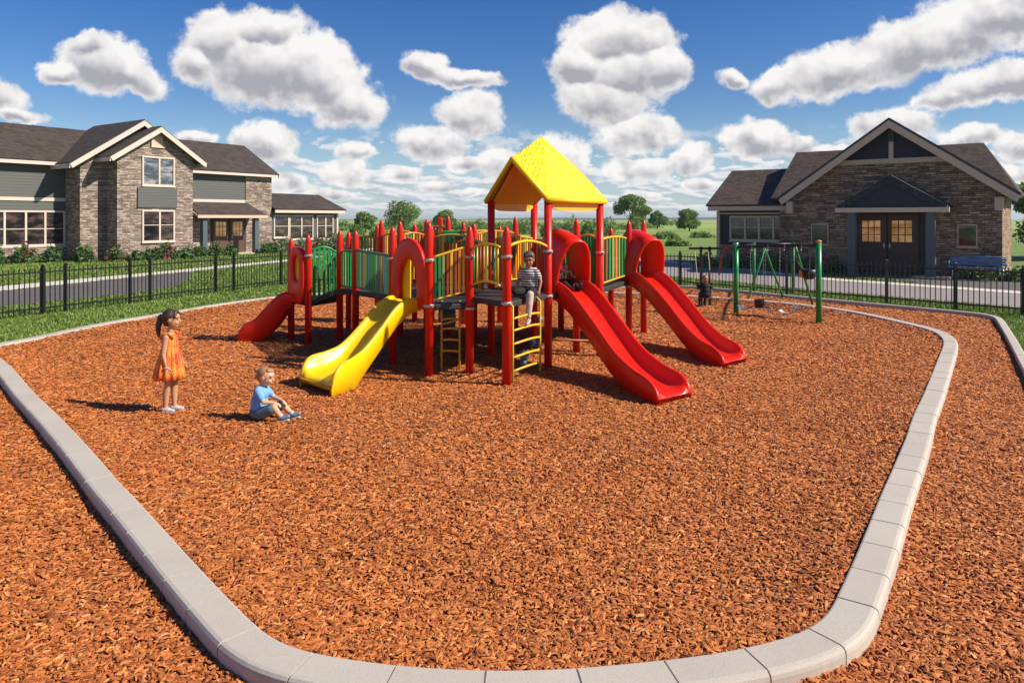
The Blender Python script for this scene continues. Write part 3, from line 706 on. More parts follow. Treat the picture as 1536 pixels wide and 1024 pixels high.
for i in range(27):
    px = 515+i*19+rb2.uniform(-5, 5); Y = rb2.choice([125, 140, 160, 185, 215]); Y *= 1.6 if px > 975 else 1.; X = (px-768)/FPX*Y; h = rb2.uniform(.7, 1.5)*Y/140; w = rb2.uniform(24, 46)/FPX*Y; rng = np.random.default_rng(300+i); n = 420
    d = rng.normal(0, 1, (n, 3)); d /= np.linalg.norm(d, axis=1)[:, None]; d[:, 2] = np.abs(d[:, 2])
    P_h = d*(rng.uniform(.35, 1, n)**.5*(1+.3*np.sin(d[:, 0]*6+i)*np.cos(d[:, 1]*5+i)))[:, None]*np.array([w/2, w/2, h])+np.array([X, Y, hz(X, Y)-.05]); HV.append(leaf_quads(P_h, .5*Y/140, .9, rng))
tag(raw_mesh('hedge_line', np.concatenate(HV), 4, M['leaf_far']), 'soft green line of bushes and scrub far behind the playground', 'scrub', kind='stuff')
# far wooded rise on the skyline
mb = MB(); rows = []
for k, (yy, hh) in enumerate([(1500, 0), (1560, 5.), (1700, 8.), (1900, 0)]):
    rows.append([(x, yy, -3+hh*(.7+.3*sin(x*.004)+.15*sin(x*.013+1)) if hh else -3) for x in np.linspace(-2600, 2600, 90)])
mb.loft(rows, False, False, 0, True); ho = mb.build('hills', mpaint('blue_green_far_woods', (.045, .075, .045), .9)); tag(ho, kind='structure')

# ------------------------------------------------------------------ buildings
def rake_board(mb, a, b, y, w=.24, t=.05, m=0):
    'board under a sloping roof edge, in the plane y'
    a = Vector((a[0], y, a[1])); b = Vector((b[0], y, b[1])); d = (b-a).normalized(); n = Vector((-d.z, 0, d.x))
    if n.z > 0: n = -n
    mb.prism([a, b, b+n*w, a+n*w], (0, t, 0), m)
def slab(mb, p, th=.10, m=0):
    'roof slab: four (or three) top corners, thickness down'
    p = [Vector(q) for q in p]; n = (p[1]-p[0]).cross(p[2]-p[0]).normalized()
    if n.z < 0: n = -n
    mb.prism(p, -n*th, m)
def window(par, x0, x1, z0, z1, y, vbars=(), hbars=(), fmat='trim', gmat='glass', fw=.09, label=None, name='window', proud=.07):
    f = MB(); f.box(x0-fw, y-proud, z0-fw, x1+fw, y+.01, z0); f.box(x0-fw, y-proud, z1, x1+fw, y+.01, z1+fw)
    f.box(x0-fw, y-proud, z0, x0, y+.01, z1); f.box(x1, y-proud, z0, x1+fw, y+.01, z1)
    o = f.build(name, M[fmat], par, bevel=.008)
    if label: o['label'] = label
    g = MB(); g.box(x0, y-.012, z0, x1, y-.004, z1); g.build('pane', M[gmat], o)
    s_ = MB()
    xs = sorted(vbars)
    for v in xs: s_.box(v-.05, y-proud+.008, z0, v+.05, y, z1)
    for (a, b, z) in hbars: s_.box(a, y-proud+.022, z-.02, b, y-.001, z+.02)
    if xs or hbars: s_.build('sash', M[fmat], o, bevel=.006)
    s2 = MB(); s2.box(x0-fw-.04, y-proud-.04, z0-fw-.05, x1+fw+.04, y+.008, z0-fw); s2.build('sill', M[fmat], o, bevel=.006)
    return o
def house_left():
    u = (.554, .833); l = hypot(*u)
    R = thing('brick_house', 'two storey house of brown stone and grey siding with cream gables, left of the playground', 'house', (-25.1, 36, 0), atan2(.833, .554))
    # main body : siding walls, gable end
    w = MB(); w.prism([(-9, 0, -.2), (15.98, 0, -.2), (15.98, 0, 5.15), (-9, 0, 5.15)], (0, 6.6, 0)); w.prism([(15.92, 0, 5.1), (15.92, 6.6, 5.1), (15.92, 3.3, 7.2)], (-24.9, 0, 0))
    w.build('wall', M['siding'], R)
    for bx_ in ((-9, -.06, -.2, 3.0, .0-.001, .72), (14.02, -.06, -.2, 16.04, .02, 5.1), (15.98, .02, -.2, 16.05, 6.6, 5.1), (8.6, -.04, -.2, 11.5, -.001, 2.9)):
        s = MB(); s.box(*bx_); s.build('stone_facing', M['stone'], R)
    t = MB(); t.box(-9, -.09, .72, 3.0, -.002, .80); t.box(-9, -.05, 3.10, 2.99, -.002, 3.28); t.box(9.2, -.05, 3.22, 14.0, -.002, 3.40); t.box(-9, -.47, 4.93, 3.0, -.41, 5.16); t.box(9.2, -.47, 4.95, 16.25, -.41, 5.16)
    t.box(-9, -.41, 5.0, 16.2, -.002, 5.04); t.build('cream_trim', M['trim'], R, bevel=.01)
    rf = MB(); z = 7.32; e = 5.06
    slab(rf, [(-9.2, -.5, e+.10), (16.35, -.5, e+.10), (16.35, 3.3, z), (-9.2, 3.3, z)], .10); slab(rf, [(-9.2, 7.1, e+.10), (16.35, 7.1, e+.10), (16.35, 3.303, z), (-9.2, 3.303, z)], .10)
    r = rf.build('roof', M['shingle'], R)
    rr = MB(); A = Vector((16.36, -.5, e+.08)); 
    for y0, y1, z0, z1 in ((-.5, 3.3, e+.04, z-.06), (7.1, 3.3, e+.04, z-.06)):
        rr.prism([(16.30, y0, z0), (16.30, y1, z1), (16.30, y1, z1-.2), (16.30, y0, z0-.2)], (.045, 0, 0))
    rr.build('rake_board', M['trim'], r)
    # tier A : set forward, rear gable
    c, hw, pz, ez = 6.12, 3.85, 7.62, 5.02
    a = MB(); zt = lambda x: pz-.18-abs(x-c)*(pz-ez)/hw
    a.prism([(3.0, -1.5, -.2), (9.1, -1.5, -.2), (9.1, -1.5, zt(9.1)), (c, -1.5, zt(c)), (3.0, -1.5, zt(3.0))], (0, 4.4, 0)); wa = a.build('stone_wall', M['stone'], R)
    g = MB(); g.prism([(4.3, -1.54, zt(4.3)), (c, -1.54, zt(c)), (7.8, -1.54, zt(7.8)), (7.8, -1.54, 5.9), (6.1, -1.54, 5.9)], (0, .035, 0)); g.build('gable_panel', M['siding'], wa)
    ra = MB()
    slab(ra, [(c-hw, -2.0, ez), (c, -2.0, pz), (c, 3.3, pz), (c-hw, 3.3, ez)], .09); slab(ra, [(c+hw-.6, -2.0, ez+.4), (c+.003, -2.0, pz), (c+.003, 3.3, pz), (c+hw-.6, 3.3, ez+.4)], .09)
    o = ra.build('roof', M['shingle'], R); b = MB(); rake_board(b, (c-hw-.02, ez-.07), (c, pz-.07), -2.045); rake_board(b, (c+hw-.6, ez+.33), (c, pz-.07), -2.047)
    b.box(c-hw-.02, -2.0, ez-.28, c-hw+.03, 0, ez-.05); b.build('rake_board', M['trim'], o)
    # tier B : front bay
    c, hw, pz, ez = 6.45, 2.72, 7.22, 5.42; zt = lambda x: pz-.18-abs(x-c)*(pz-ez)/hw
    a = MB(); a.prism([(4.32, -2.6, -.2), (8.62, -2.6, -.2), (8.62, -2.6, zt(8.62)), (c, -2.6, zt(c)), (4.32, -2.6, zt(4.32))], (0, 1.2, 0)); a.build('stone_wall', M['stone'], R)
    ra = MB(); slab(ra, [(c-hw, -3.05, ez), (c, -3.05, pz), (c, 2.4, pz), (c-hw, 2.4, ez)], .09); slab(ra, [(c+hw, -3.05, ez), (c+.003, -3.05, pz), (c+.003, 2.4, pz), (c+hw, 2.4, ez)], .09)
    o = ra.build('roof', M['shingle'], R); b = MB(); rake_board(b, (c-hw-.02, ez-.07), (c, pz-.07), -3.095); rake_board(b, (c+hw+.02, ez-.07), (c, pz-.07), -3.097)
    b.box(c+hw-.03, -3.05, ez-.28, c+hw+.02, -.5, ez-.05); b.box(c-hw-.02, -3.05, ez-.28, c-hw+.03, -1.5, ez-.05); b.build('rake_board', M['trim'], o)
    v = MB(); v.box(6.22, -2.66, 6.12, 6.80, -2.59, 6.80); v.build('gable_vent', M['trimtan'], R, bevel=.01)
    vf = MB(); vf.box(6.14, -2.68, 6.06, 6.88, -2.6, 6.12); vf.box(6.14, -2.68, 6.12, 6.22, -2.6, 6.86); vf.build('vent_frame', M['trim'], R)
    p = MB(); p.box(5.38, -2.68, 2.80, 7.62, -2.59, 3.88); p.build('siding_panel', M['siding'], R)
    window(R, 5.72, 7.40, 4.06, 5.48, -2.6, (6.6,), (), gmat='glass_sky'); window(R, 5.72, 7.40, 1.02, 2.58, -2.6, (6.62,), ((5.72, 7.40, 1.85),))
    # wide ground floor window
    xs = [-3.6, -2.7, -1.75, -.75, .55, 1.50, 2.38]
    window(R, -4.6, 3.0-.12, .90, 2.52, 0, xs[:0]+[-3.4, -2.2, -1.0, .15, 1.10, 2.0], [(a, b, 1.68) for a, b in ((-4.6, -3.4), (-3.4, -2.2), (-2.2, -1.0), (-1.0, .15), (.15, 1.10), (1.10, 2.0), (2.0, 2.88))])
    # porch
    pr = MB(); slab(pr, [(9.55, -1.7, 2.45), (14.35, -1.7, 2.45), (14.15, 0, 3.24), (9.8, 0, 3.24)], .08); o = pr.build('porch_roof', M['shingle'], R)
    b = MB(); b.box(9.5, -1.75, 2.24, 14.4, -1.68, 2.42); b.prism([(9.52, -1.7, 2.40), (9.52, -1.7, 2.26), (9.52, -.01, 2.95), (9.52, -.01, 3.16)], (.05, 0, 0)); b.prism([(14.33, -1.7, 2.40), (14.33, -1.7, 2.26), (14.33, -.01, 2.95), (14.33, -.01, 3.16)], (.05, 0, 0)); b.build('fascia', M['trimtan'], o)
    b = MB(); b.box(9.57, -1.66, 2.24, 14.32, -.01, 2.28); b.build('soffit', M['darktrim'], o)
    for x in (10.1, 13.75):
        q = MB(); q.box(x-.15, -1.55, -.1, x+.15, -1.25, 2.25); q.build('porch_post', M['porchgrey'], R, bevel=.015)
    fl = MB(); fl.box(9.6, -1.8, -.1, 14.3, -.0, .05); fl.build('porch_floor', M['walk'], R, bevel=.02)
    rc = MB(); rc.box(11.45, -.05, .05, 14.0, -.002, 2.24); rc.build('door_surround', M['terracotta'], R)
    for x0, x1 in ((11.62, 12.66), (12.84, 13.86)):
        d = MB(); d.box(x0, -.11, .05, x1, -.05, 2.16); do = d.build('door', M['door'], R, bevel=.012)
        g = MB(); g.box(x0+.16, -.128, 1.10, x1-.16, -.112, 2.0); g.build('glazing', M['glass_warm'], do)
        g = MB(); 
        for i in (1, 2): xx = x0+.16+(x1-x0-.32)*i/3; g.box(xx-.016, -.142, 1.10, xx+.016, -.129, 2.0)
        for zz in (1.4, 1.7): g.box(x0+.16, -.140, zz-.016, x1-.16, -.130, zz+.016)
        g.build('muntin', M['door'], do)
        h = MB(); xx = x1-.08 if x0 < 12 else x0+.08; h.tube([(xx, -.12, .95), (xx, -.17, .98), (xx, -.17, 1.22), (xx, -.12, 1.25)], .018, 8); h.build('handle', M['brass'], do)
    # low wing
    w = MB(); w.prism([(16.06, .05, -.2), (22.0, .05, -.2), (22.0, .05, 2.75), (16.06, .05, 2.75)], (0, 5, 0)); w.prism([(21.96, .05, 2.7), (21.96, 5.05, 2.7), (21.96, 2.55, 3.95)], (-5.8, 0, 0)); w.build('wing_wall', M['siding'], R)
    s = MB(); s.box(16.06, -.01, -.2, 22.03, .045, .72); s.build('stone_facing', M['stone'], R)
    s = MB(); s.box(21.9, -.02, .7, 22.05, .04, 2.7); s.box(16.06, -.42, 2.60, 22.35, -.36, 2.78); s.build('cream_trim', M['trim'], R)
    rf = MB(); slab(rf, [(16.06, -.45, 2.86), (22.45, -.45, 2.86), (22.45, 2.55, 4.02), (16.06, 2.55, 4.02)], .09); slab(rf, [(16.06, 5.5, 2.86), (22.45, 5.5, 2.86), (22.45, 2.553, 4.02), (16.06, 2.553, 4.02)], .09); rf.build('wing_roof', M['shingle'], R)
    window(R, 16.35, 17.45, .98, 2.36, .05, (), ((16.35, 17.45, 1.68),)); window(R, 17.65, 19.6, .82, 2.36, .05, (18.65,), ((17.65, 19.6, 1.68),)); window(R, 20.1, 21.5, .82, 2.36, .05, (20.85,), ((20.1, 21.5, 1.68),))
    lp = MB(); lp.tube([(8.0, -3.2, -.1), (8.0, -3.2, .85)], .035, 8); lp.build('standpipe', M['darktrim'], R)
    return R
HL = house_left()
def house_right():
    R = thing('stone_building', 'dark stone building with a broad timber gable and slate porch, right of the playground', 'building', (15.0, 29.3, 0), atan2(-.60, .80)); R.scale = (.91, 1, 1)
    c, hw, pz, ez = .16, 4.66, 6.14, 3.08; zt = lambda x: pz-.2-abs(x-c)*(pz-ez)/hw
    w = MB(); w.prism([(-4.2, 0, -.2), (4.2, 0, -.2), (4.2, 0, zt(4.2)), (c, 0, zt(c)), (-4.2, 0, zt(-4.2))], (0, 6, 0)); w.build('wall', M['stone_dark'], R)
    g = MB(); zb = 4.55; hx = (zt(c)-zb)/((pz-ez)/hw); g.prism([(c-hx, -.045, zb), (c, -.045, zt(c)), (c+hx, -.045, zb)], (0, .043, 0)); g.build('gable_panel', M['siding_navy'], R)
    t = MB(); t.box(c-hx-.05, -.13, zb-.16, c+hx+.05, -.002, zb+.04); t.box(c-.09, -.12, zb+.04, c+.09, -.002, zt(c)-.25); t.build('gable_timber', M['trimtan'], R, bevel=.01)
    t = MB(); t.box(c-.12, -.15, 5.25, c+.12, -.002, 5.95); t.build('gable_bracket', M['darktrim'], R)
    for bx_ in ((-4.25, -.32, 2.42, -3.95, -.002, 2.95), (3.95, -.32, 2.50, 4.25, -.002, 3.0)):
        t = MB(); t.box(*bx_); t.build('eave_bracket', M['trimtan'], R, bevel=.02)
    ra = MB(); slab(ra, [(c-hw, -.5, ez), (c, -.5, pz), (c, 2.2, pz), (c-hw, 2.2, ez)], .10); slab(ra, [(c+hw, -.5, ez), (c+.003, -.5, pz), (c+.003, 2.2, pz), (c+hw, 2.2, ez)], .10); o = ra.build('roof', M['shingle_d'], R)
    b = MB(); rake_board(b, (c-hw-.02, ez-.07), (c, pz-.07), -.55, .26); rake_board(b, (c+hw+.02, ez-.07), (c, pz-.07), -.552, .26); b.build('rake_board', M['trimtan'], o)
    b = MB(); rake_board(b, (c-hw-.06, ez+.03), (c, pz+.03), -.56, .09, .06); rake_board(b, (c+hw+.06, ez+.03), (c, pz+.03), -.562, .09, .06); b.build('drip_edge', M['darktrim'], o)
    # soffit under the broad overhang
    # body behind : ridge parallel to the front
    rm = MB(); rz = 5.32
    slab(rm, [(-5.1, .1, 3.1), (4.80, .1, 3.1), (3.3, 3.3, rz), (-4.9, 3.3, rz)], .10); slab(rm, [(-5.1, 6.6, 3.1), (4.80, 6.6, 3.1), (3.3, 3.303, rz), (-4.9, 3.303, rz)], .10); slab(rm, [(4.81, .1, 3.1), (4.81, 6.6, 3.1), (3.3, 3.3, rz), (3.3, 3.3, rz+.001)], .10)
    rm.build('main_roof', M['shingle_d'], R)
    w = MB(); w.prism([(-4.8, .45, -.2), (-4.8, 6.2, -.2), (-4.8, 6.2, 3.1), (-4.8, 3.3, 5.1), (-4.8, .45, 3.1)], (.5, 0, 0)); w.build('side_wall', M['stone_dark'], R)
    # wing
    w = MB(); w.prism([(-8.0, .8, -.2), (-4.2, .8, -.2), (-4.2, .8, 2.75), (-8.0, .8, 2.75)], (0, 5, 0)); w.prism([(-7.98, .8, 2.7), (-7.98, 5.8, 2.7), (-7.98, 3.3, 4.45)], (3.6, 0, 0)); w.build('wing_wall', M['siding_navy'], R)
    s = MB(); s.box(-8.0, .72, -.2, -4.2, .795, .98); s.build('stone_facing', M['stone_dark'], R)
    for bx_ in ((-8.06, .70, .0, -7.90, .85, 2.55), (-8.35, .30, 2.56, -4.2, .36, 2.76), (-7.9, .74, 2.40, -4.25, .79, 2.48)):
        s = MB(); s.box(*bx_); s.build('tan_trim', M['trimtan'], R, bevel=.01)
    rf = MB(); slab(rf, [(-8.45, .28, 2.84), (-4.3, .28, 2.84), (-4.3, 3.3, 4.58), (-8.3, 3.3, 4.58)], .09); slab(rf, [(-8.45, 6.3, 2.84), (-4.3, 6.3, 2.84), (-4.3, 3.303, 4.58), (-8.3, 3.303, 4.58)], .09); rf.build('wing_roof', M['shingle_d'], R)
    window(R, -7.3, -4.5, 1.27, 2.24, .8, (-6.6, -5.9, -5.2), ((-7.3, -4.5, 1.80),), 'trimtan')
    window(R, -3.14, -2.48, 1.16, 1.94, 0, (), (), 'trimtan', fw=.05); window(R, 2.68, 3.30, 1.18, 1.94, 0, (), (), 'trimtan', fw=.05)
    # porch
    pc, ph = .42, 2.05
    pr = MB(); slab(pr, [(pc-ph, -1.7, 2.68), (pc, -1.7, 3.86), (pc, 0, 3.86), (pc-ph, 0, 2.68)], .09); slab(pr, [(pc+ph, -1.7, 2.68), (pc+.003, -1.7, 3.86), (pc+.003, 0, 3.86), (pc+ph, 0, 2.68)], .09); o = pr.build('porch_roof', M['shingle_navy'], R)
    b = MB(); rake_board(b, (pc-ph-.02, 2.70), (pc, 3.84), -1.76, .24, .06); rake_board(b, (pc+ph+.02, 2.70), (pc, 3.84), -1.762, .24, .06); b.build('rake_board', M['shingle_navy'], o)
    b = MB(); b.prism([(pc-ph+.1, -1.68, 2.60), (pc, -1.68, 3.74), (pc+ph-.1, -1.68, 2.60)], (0, .05, 0)); b.build('gable_panel', M['siding_navy'], o)
    b = MB(); b.box(pc-ph-.08, -1.79, 2.44, pc+ph+.08, -1.60, 2.62); b.build('beam', M['trimtan'], o, bevel=.01)
    b = MB(); b.box(pc-ph+.05, -1.6, 2.46, pc+ph-.05, -.01, 2.50); b.build('soffit', M['darktrim'], o)
    for x in (-1.12, 1.86):
        q = MB(); q.box(x-.17, -1.55, -.1, x+.17, -1.25, 2.46); q.build('porch_post', M['porchgrey'] if x > 0 else M['porchgrey'], R, bevel=.015)
    fl = MB(); fl.box(-1.7, -1.9, -.1, 2.5, -.0, .04); fl.build('porch_floor', M['asphalt'], R, bevel=.02)
    rc = MB(); rc.box(-1.25, -.05, .04, 1.55, -.002, 2.46); rc.build('door_surround', M['terracotta'], R)
    for x0, x1 in ((-1.16, -.01), (.03, 1.22)):
        d = MB(); d.box(x0, -.11, .05, x1, -.05, 2.38); do = d.build('door', M['doordark'], R, bevel=.012)
        gx0, gx1 = x0+.17, x1-.25
        g = MB(); g.box(gx0, -.128, 1.28, gx1, -.112, 2.12); g.build('glazing', M['glass_warm'], do)
        g = MB()
        for i in (1, 2): xx = gx0+(gx1-gx0)*i/3; g.box(xx-.02, -.142, 1.28, xx+.02, -.129, 2.12)
        for zz in (1.56, 1.84): g.box(gx0, -.140, zz-.016, gx1, -.130, zz+.016)
        g.build('muntin', M['doordark'], do)
        h = MB(); xx = x1-.09 if x0 < -1 else x0+.09; h.tube([(xx, -.12, .92), (xx, -.18, .95), (xx, -.18, 1.25), (xx, -.12, 1.28)], .025, 8); h.build('handle', M['brass'], do)
    return R
HR = house_right()
def loc_to_world(R, x, y):
    a = R.rotation_euler.z; x = x*R.scale.x; return (R.location.x+x*cos(a)-y*sin(a), R.location.y+x*sin(a)+y*cos(a))
rb = random.Random(3)
sh = [(-2.0,-.75,.75,1.0,0,'leftmost leafy shrub under the wide ground floor window'),(-.6,-.8,.85,1.1,0,'dark leafy shrub, second along the wide window'),(.7,-.85,.95,1.0,1,'red and green shrub below the wide ground floor window'),(1.9,-.9,.8,1.0,0,'leafy shrub near the right end of the wide window'),
      (2.9,-2.1,.85,1.1,0,'low green shrub left of the shaded stone wall'),(3.9,-3.2,.75,1.0,1,'dark red tinged shrub at the foot of the shaded stone wall'),(4.9,-3.4,.5,.9,0,'low shrub at the corner of the stone bay'),(5.7,-3.4,.6,.9,0,'low green shrub under the left side of the bay windows'),(6.5,-3.5,.95,1.2,1,'tallest shrub with reddish flowers under the bay windows'),(7.6,-3.5,.6,1.0,0,'low spreading shrub under the right side of the bay windows'),
      (8.9,-2.8,.6,.9,0,'small shrub left of the porch post'),(10.1,-2.5,.75,.9,0,'rounded shrub in front of the left porch post'),(11.2,-2.4,.65,.8,0,'shrub in front of the brown doors'),(13.9,-2.2,.55,.8,0,'shrub beside the right porch post'),(15.0,-1.4,.7,1.0,0,'shrub under the stone wall right of the porch'),(16.2,-1.4,.95,1.3,2,'pale shrub where the low wing begins'),
      (17.6,-1.4,.9,1.3,2,'pale shrub under the paired wing window'),(18.9,-1.5,.95,1.2,1,'shrub with pink flowers under the wing windows'),(20.3,-1.5,1.2,1.5,0,'broad dark shrub near the end of the wing'),(22.0,-1.3,1.1,1.5,0,'broad shrub at the far corner of the wing'),(23.6,-.8,1.0,1.5,0,'shrub beyond the far corner of the wing')]
for i, (x, y, h, w, kd, lab) in enumerate(sh):
    X, Y = loc_to_world(HL, x, y)
    bush('garden_shrub', X, Y, h, w, lab, 'shrubs planted along the left house', (('leaf_shrub',), ('leaf_shrub', 'leaf_red'), ('leaf_pale',))[kd], n=520, size=.20, seed=80+i, cat='shrub')
for i, (x, y, h, w, lab) in enumerate([(-8.2, -.2, .6, 1.2, 'dark shrub at the left corner of the dark building'), (-6.6, -.1, .55, 1.3, 'dark shrub under the dark building long window'), (-4.9, .0, .6, 1.2, 'dark shrub where wing and gable meet'), (-3.2, -.9, .55, 1.2, 'dark shrub under the left square window'), (-1.9, -.9, .5, .9, 'dark shrub left of the slate porch'), (3.4, -.7, .45, 1.1, 'dark shrub behind the blue bench'), (4.6, -.7, .4, 1.1, 'low dark shrub at the right corner of the stone wall')]):
    X, Y = loc_to_world(HR, x, y)
    bush('garden_shrub', X, Y, h, w, lab, 'shrubs planted along the dark building', ('leaf_shrub',), n=420, size=.18, seed=120+i, cat='shrub')
# blue bench by the right corner
def bench():
    X, Y = loc_to_world(HR, 3.45, -1.15); R = thing('park_bench', 'blue metal bench on the pavement before the dark stone wall', 'bench', (X, Y, 0), HR.rotation_euler.z)
    L_ = .86
    s = MB()
    for i in range(4): s.box(-L_, -.40+i*.10, .42, L_, -.32+i*.10, .45)
    s.build('seat', M['blue'], R, bevel=.006)
    b = MB()
    for i in range(3): b.box(-L_, .03, .52+i*.09, L_, .055, .59+i*.09)
    b.tube([(-L_, .04, .50), (-L_, .04, .82), (L_, .04, .82), (L_, .04, .50)], .022, 8); b.build('backrest', M['blue'], R)
    for sx in (-1, 1):
        for yy in (-.36, .02):
            l_ = MB(); l_.tube([(sx*(L_-.1), yy, -.02), (sx*(L_-.1), yy, .42)], .025, 8); l_.build('leg', M['steel'], R)
        a = MB(); a.tube([(sx*L_, -.38, .44), (sx*L_, -.38, .63), (sx*L_, .03, .66)], .02, 8); a.build('armrest', M['blue'], R)
bench()

# ------------------------------------------------------------------ fences
def fence(name, label, pts, posts, H=1.06):
    root = thing(name, label, 'fence', (pts[0][0], pts[0][1], 0), 0, 'black metal garden fence round the playground')
    P = [Vector((*p, 0)) for p in pts]
    for q in posts:
        m = MB(); m.box(q[0]-.032, q[1]-.032, -.1, q[0]+.032, q[1]+.032, H+.05); m.add([(q[0]-.04, q[1]-.04, H+.05), (q[0]+.04, q[1]-.04, H+.05), (q[0]+.04, q[1]+.04, H+.05), (q[0]-.04, q[1]+.04, H+.05), (q[0], q[1], H+.09)], [(3,2,1,0),(0,1,4),(1,2,4),(2,3,4),(3,0,4)])
        m.build('post', M['black'], root, world=True)
    allp = [Vector((*q, 0)) for q in posts]
    for a, b in zip(P, P[1:]):
        d = (b-a); L_ = d.length; d.normalize(); n = int(L_/.118)
        # panels of about 2.2 m
        k = max(1, round(L_/2.2))
        for j in range(k):
            p0 = a+d*(L_*j/k); p1 = a+d*(L_*(j+1)/k); m = MB(); c = (p0+p1)/2; l2 = (p1-p0).length
            for z in (.13, H-.10): m.obox((c.x, c.y, z), d, l2, .028, .034)
            nn = int(round(l2/.118))
            for i in range(nn):
                q = p0+d*(l2*(i+.5)/nn); lean = random.uniform(-.002, .002)
                m.box(q.x-.0085+lean, q.y-.0085, .01, q.x+.0085+lean, q.y+.0085, H)
            m.build('picket_panel', M['black'], root, world=True)
def on(a, b, px):
    'point of ground line a-b seen at photo column px'
    k = (px-768)/FPX; dx, dy = b[0]-a[0], b[1]-a[1]; s_ = (k*a[1]-a[0])/(dx-k*dy); return (a[0]+dx*s_, a[1]+dy*s_)
FA, FB = G(0, 478), G(436, 425); FC, FD = G(1020, 428), G(1536, 472)
F0 = (FA[0]-(FB[0]-FA[0])*.6, FA[1]-(FB[1]-FA[1])*.6); FE = (FD[0]+3.5, FD[1]-4.2)
fence('metal_fence', 'black metal picket fence along the lawn before the stone and siding house', [F0, FA, FB], [on(FA, FB, p) for p in (64, 98, 195, 225, 324, 351, 421)]+[FB])
fence('metal_fence', 'black metal picket fence across the back of the playground behind the play structure', [FB, FC], [on(FB, FC, p) for p in (500, 580, 660, 740, 820, 900, 975)])
fence('metal_fence', 'black metal picket fence between the swings and the dark stone building', [FC, FD, FE], [FC, on(FC, FD, 1180), on(FC, FD, 1330), on(FC, FD, 1433), FD])

# ------------------------------------------------------------------ play structure
PS = thing('play_structure', 'big red, yellow and green play structure with slides and a yellow peaked roof', 'play structure', (0, 11, 0))
RP = .060
def post(x, y, top, collar=None, mat='redpost', cap=True, base=-.12, r=RP, name='post', par=None):
    m = MB()
    if cap: pr = [(r, base), (r, top-.34), (r*.98, top-.24), (r*.88, top-.15), (r*.70, top-.075), (r*.42, top-.022), (.004, top)]
    else: pr = [(r, base), (r, top)]
    m.lathe((x, y, 0), pr, 18); o = m.build(name, M[mat], par or PS, world=True)
    for z in (collar or []):
        c = MB(); c.lathe((x, y, z), [(r+.001, -.022), (r+.014, -.020), (r+.016, 0), (r+.014, .020), (r+.001, .022)], 18); c.obox((x+r*.7, y-r*.9, z), (1, -1, 0), .04, .03, .03); c.build('collar', M['collar'], o, world=True)
    return o
zl, zm, zr = 1.00, 1.10, 1.06
PO = dict(a=(-4.02, 13.35), b=(-3.57, 12.85), c=(-3.10, 13.20), d=(-2.72, 12.75), e=(-1.80, 11.05), f=(-1.16, 10.25), g=(-.60, 10.40), h=(-.07, 9.66), F=(.53, 10.78), L=(-.33, 11.65), R=(1.40, 11.68), B=(.38, 12.60),
          i=(1.06, 12.05), j=(2.17, 13.62), k=(2.53, 14.10), l=(1.95, 14.45), m=(.95, 14.2))
for kx, top, col in (('a', 1.85, []), ('b', 1.93, [1.55]), ('c', 2.00, []), ('d', 2.0, []), ('e', 2.08, [1.6]), ('f', 2.16, [1.62, .985]), ('g', 2.10, [1.66, .93]), ('h', 2.10, [1.70, 1.085]),
                     ('i', 2.20, []), ('j', 2.16, [.95]), ('k', 2.17, []), ('l', 2.02, []), ('m', 2.0, [])):
    post(*PO[kx], top, col)
for kx in 'FLRB': post(*PO[kx], 2.50, {'F': [1.72, 1.06], 'R': [1.66]}.get(kx, []), cap=False, r=.058)
# outer ring of rear posts, seen above and below the decks
rear = [(566,15.4,2.08),(572,14.4,2.18),(600,13.8,2.16),(622,15.6,2.1),(640,14.2,2.19),(647,13.4,2.08),(672,14.0,2.26),(695,15.2,2.14),(711,13.2,2.12),(773,14.4,2.24),(523,14.6,1.95),(750,15.5,2.05)]
for px, Y, top in rear: post((px-768)/FPX*Y, Y, top, [])
def deck(pts, z, th=.085):
    m = MB(); m.poly([tuple(p) for p in pts], z-th, z); return m.build('deck', M['deck'], PS, bevel=.018, world=True)
P_ = PO
deck([P_['e'], P_['f'], P_['g'], (-.42, 11.55), (-.95, 12.55), (-1.6, 12.4)], zl)
deck([(-.56, 10.36), (-.05, 9.70), (.51, 10.74), (1.40, 11.62), (.52, 12.50), (-.38, 11.66)], zm)
deck([(1.36, 11.76), P_['j'], P_['k'], (1.95, 14.4), (1.0, 14.2), (.56, 12.52)], zr)
deck([(-.95, 12.6), (-.40, 11.72), (.45, 12.54), (.95, 14.15), (-.3, 14.5), (-1.5, 14.1), (-1.62, 12.45)], zl-.02)
deck([(-1.66, 12.40), (-1.90, 11.70), (-2.72, 12.70), (-3.1, 13.25), (-2.6, 14.2), (-1.56, 14.05)], zl-.04)
deck([(-3.57, 12.90), (-4.02, 13.38), (-3.75, 14.0), (-3.2, 13.6)], .74)
# arched step bridge between the low landing and the left deck
br = MB(); K = 8
pa = [(-3.55, 12.92, .74), (-3.40, 12.93, .83), (-3.2, 12.94, .92), (-3.0, 12.94, .965), (-2.75, 12.78, .965)]
rings = []
for p in catmull(pa, 4):
    n = Vector((.2, .75, 0)); q = Vector(p); rings.append([q, q+n, q+n-Vector((0,0,.09)), q-Vector((0,0,.09))])
br.loft(rings, True, True, 0, False); br.build('arched_bridge', M['deck'], PS, world=True)

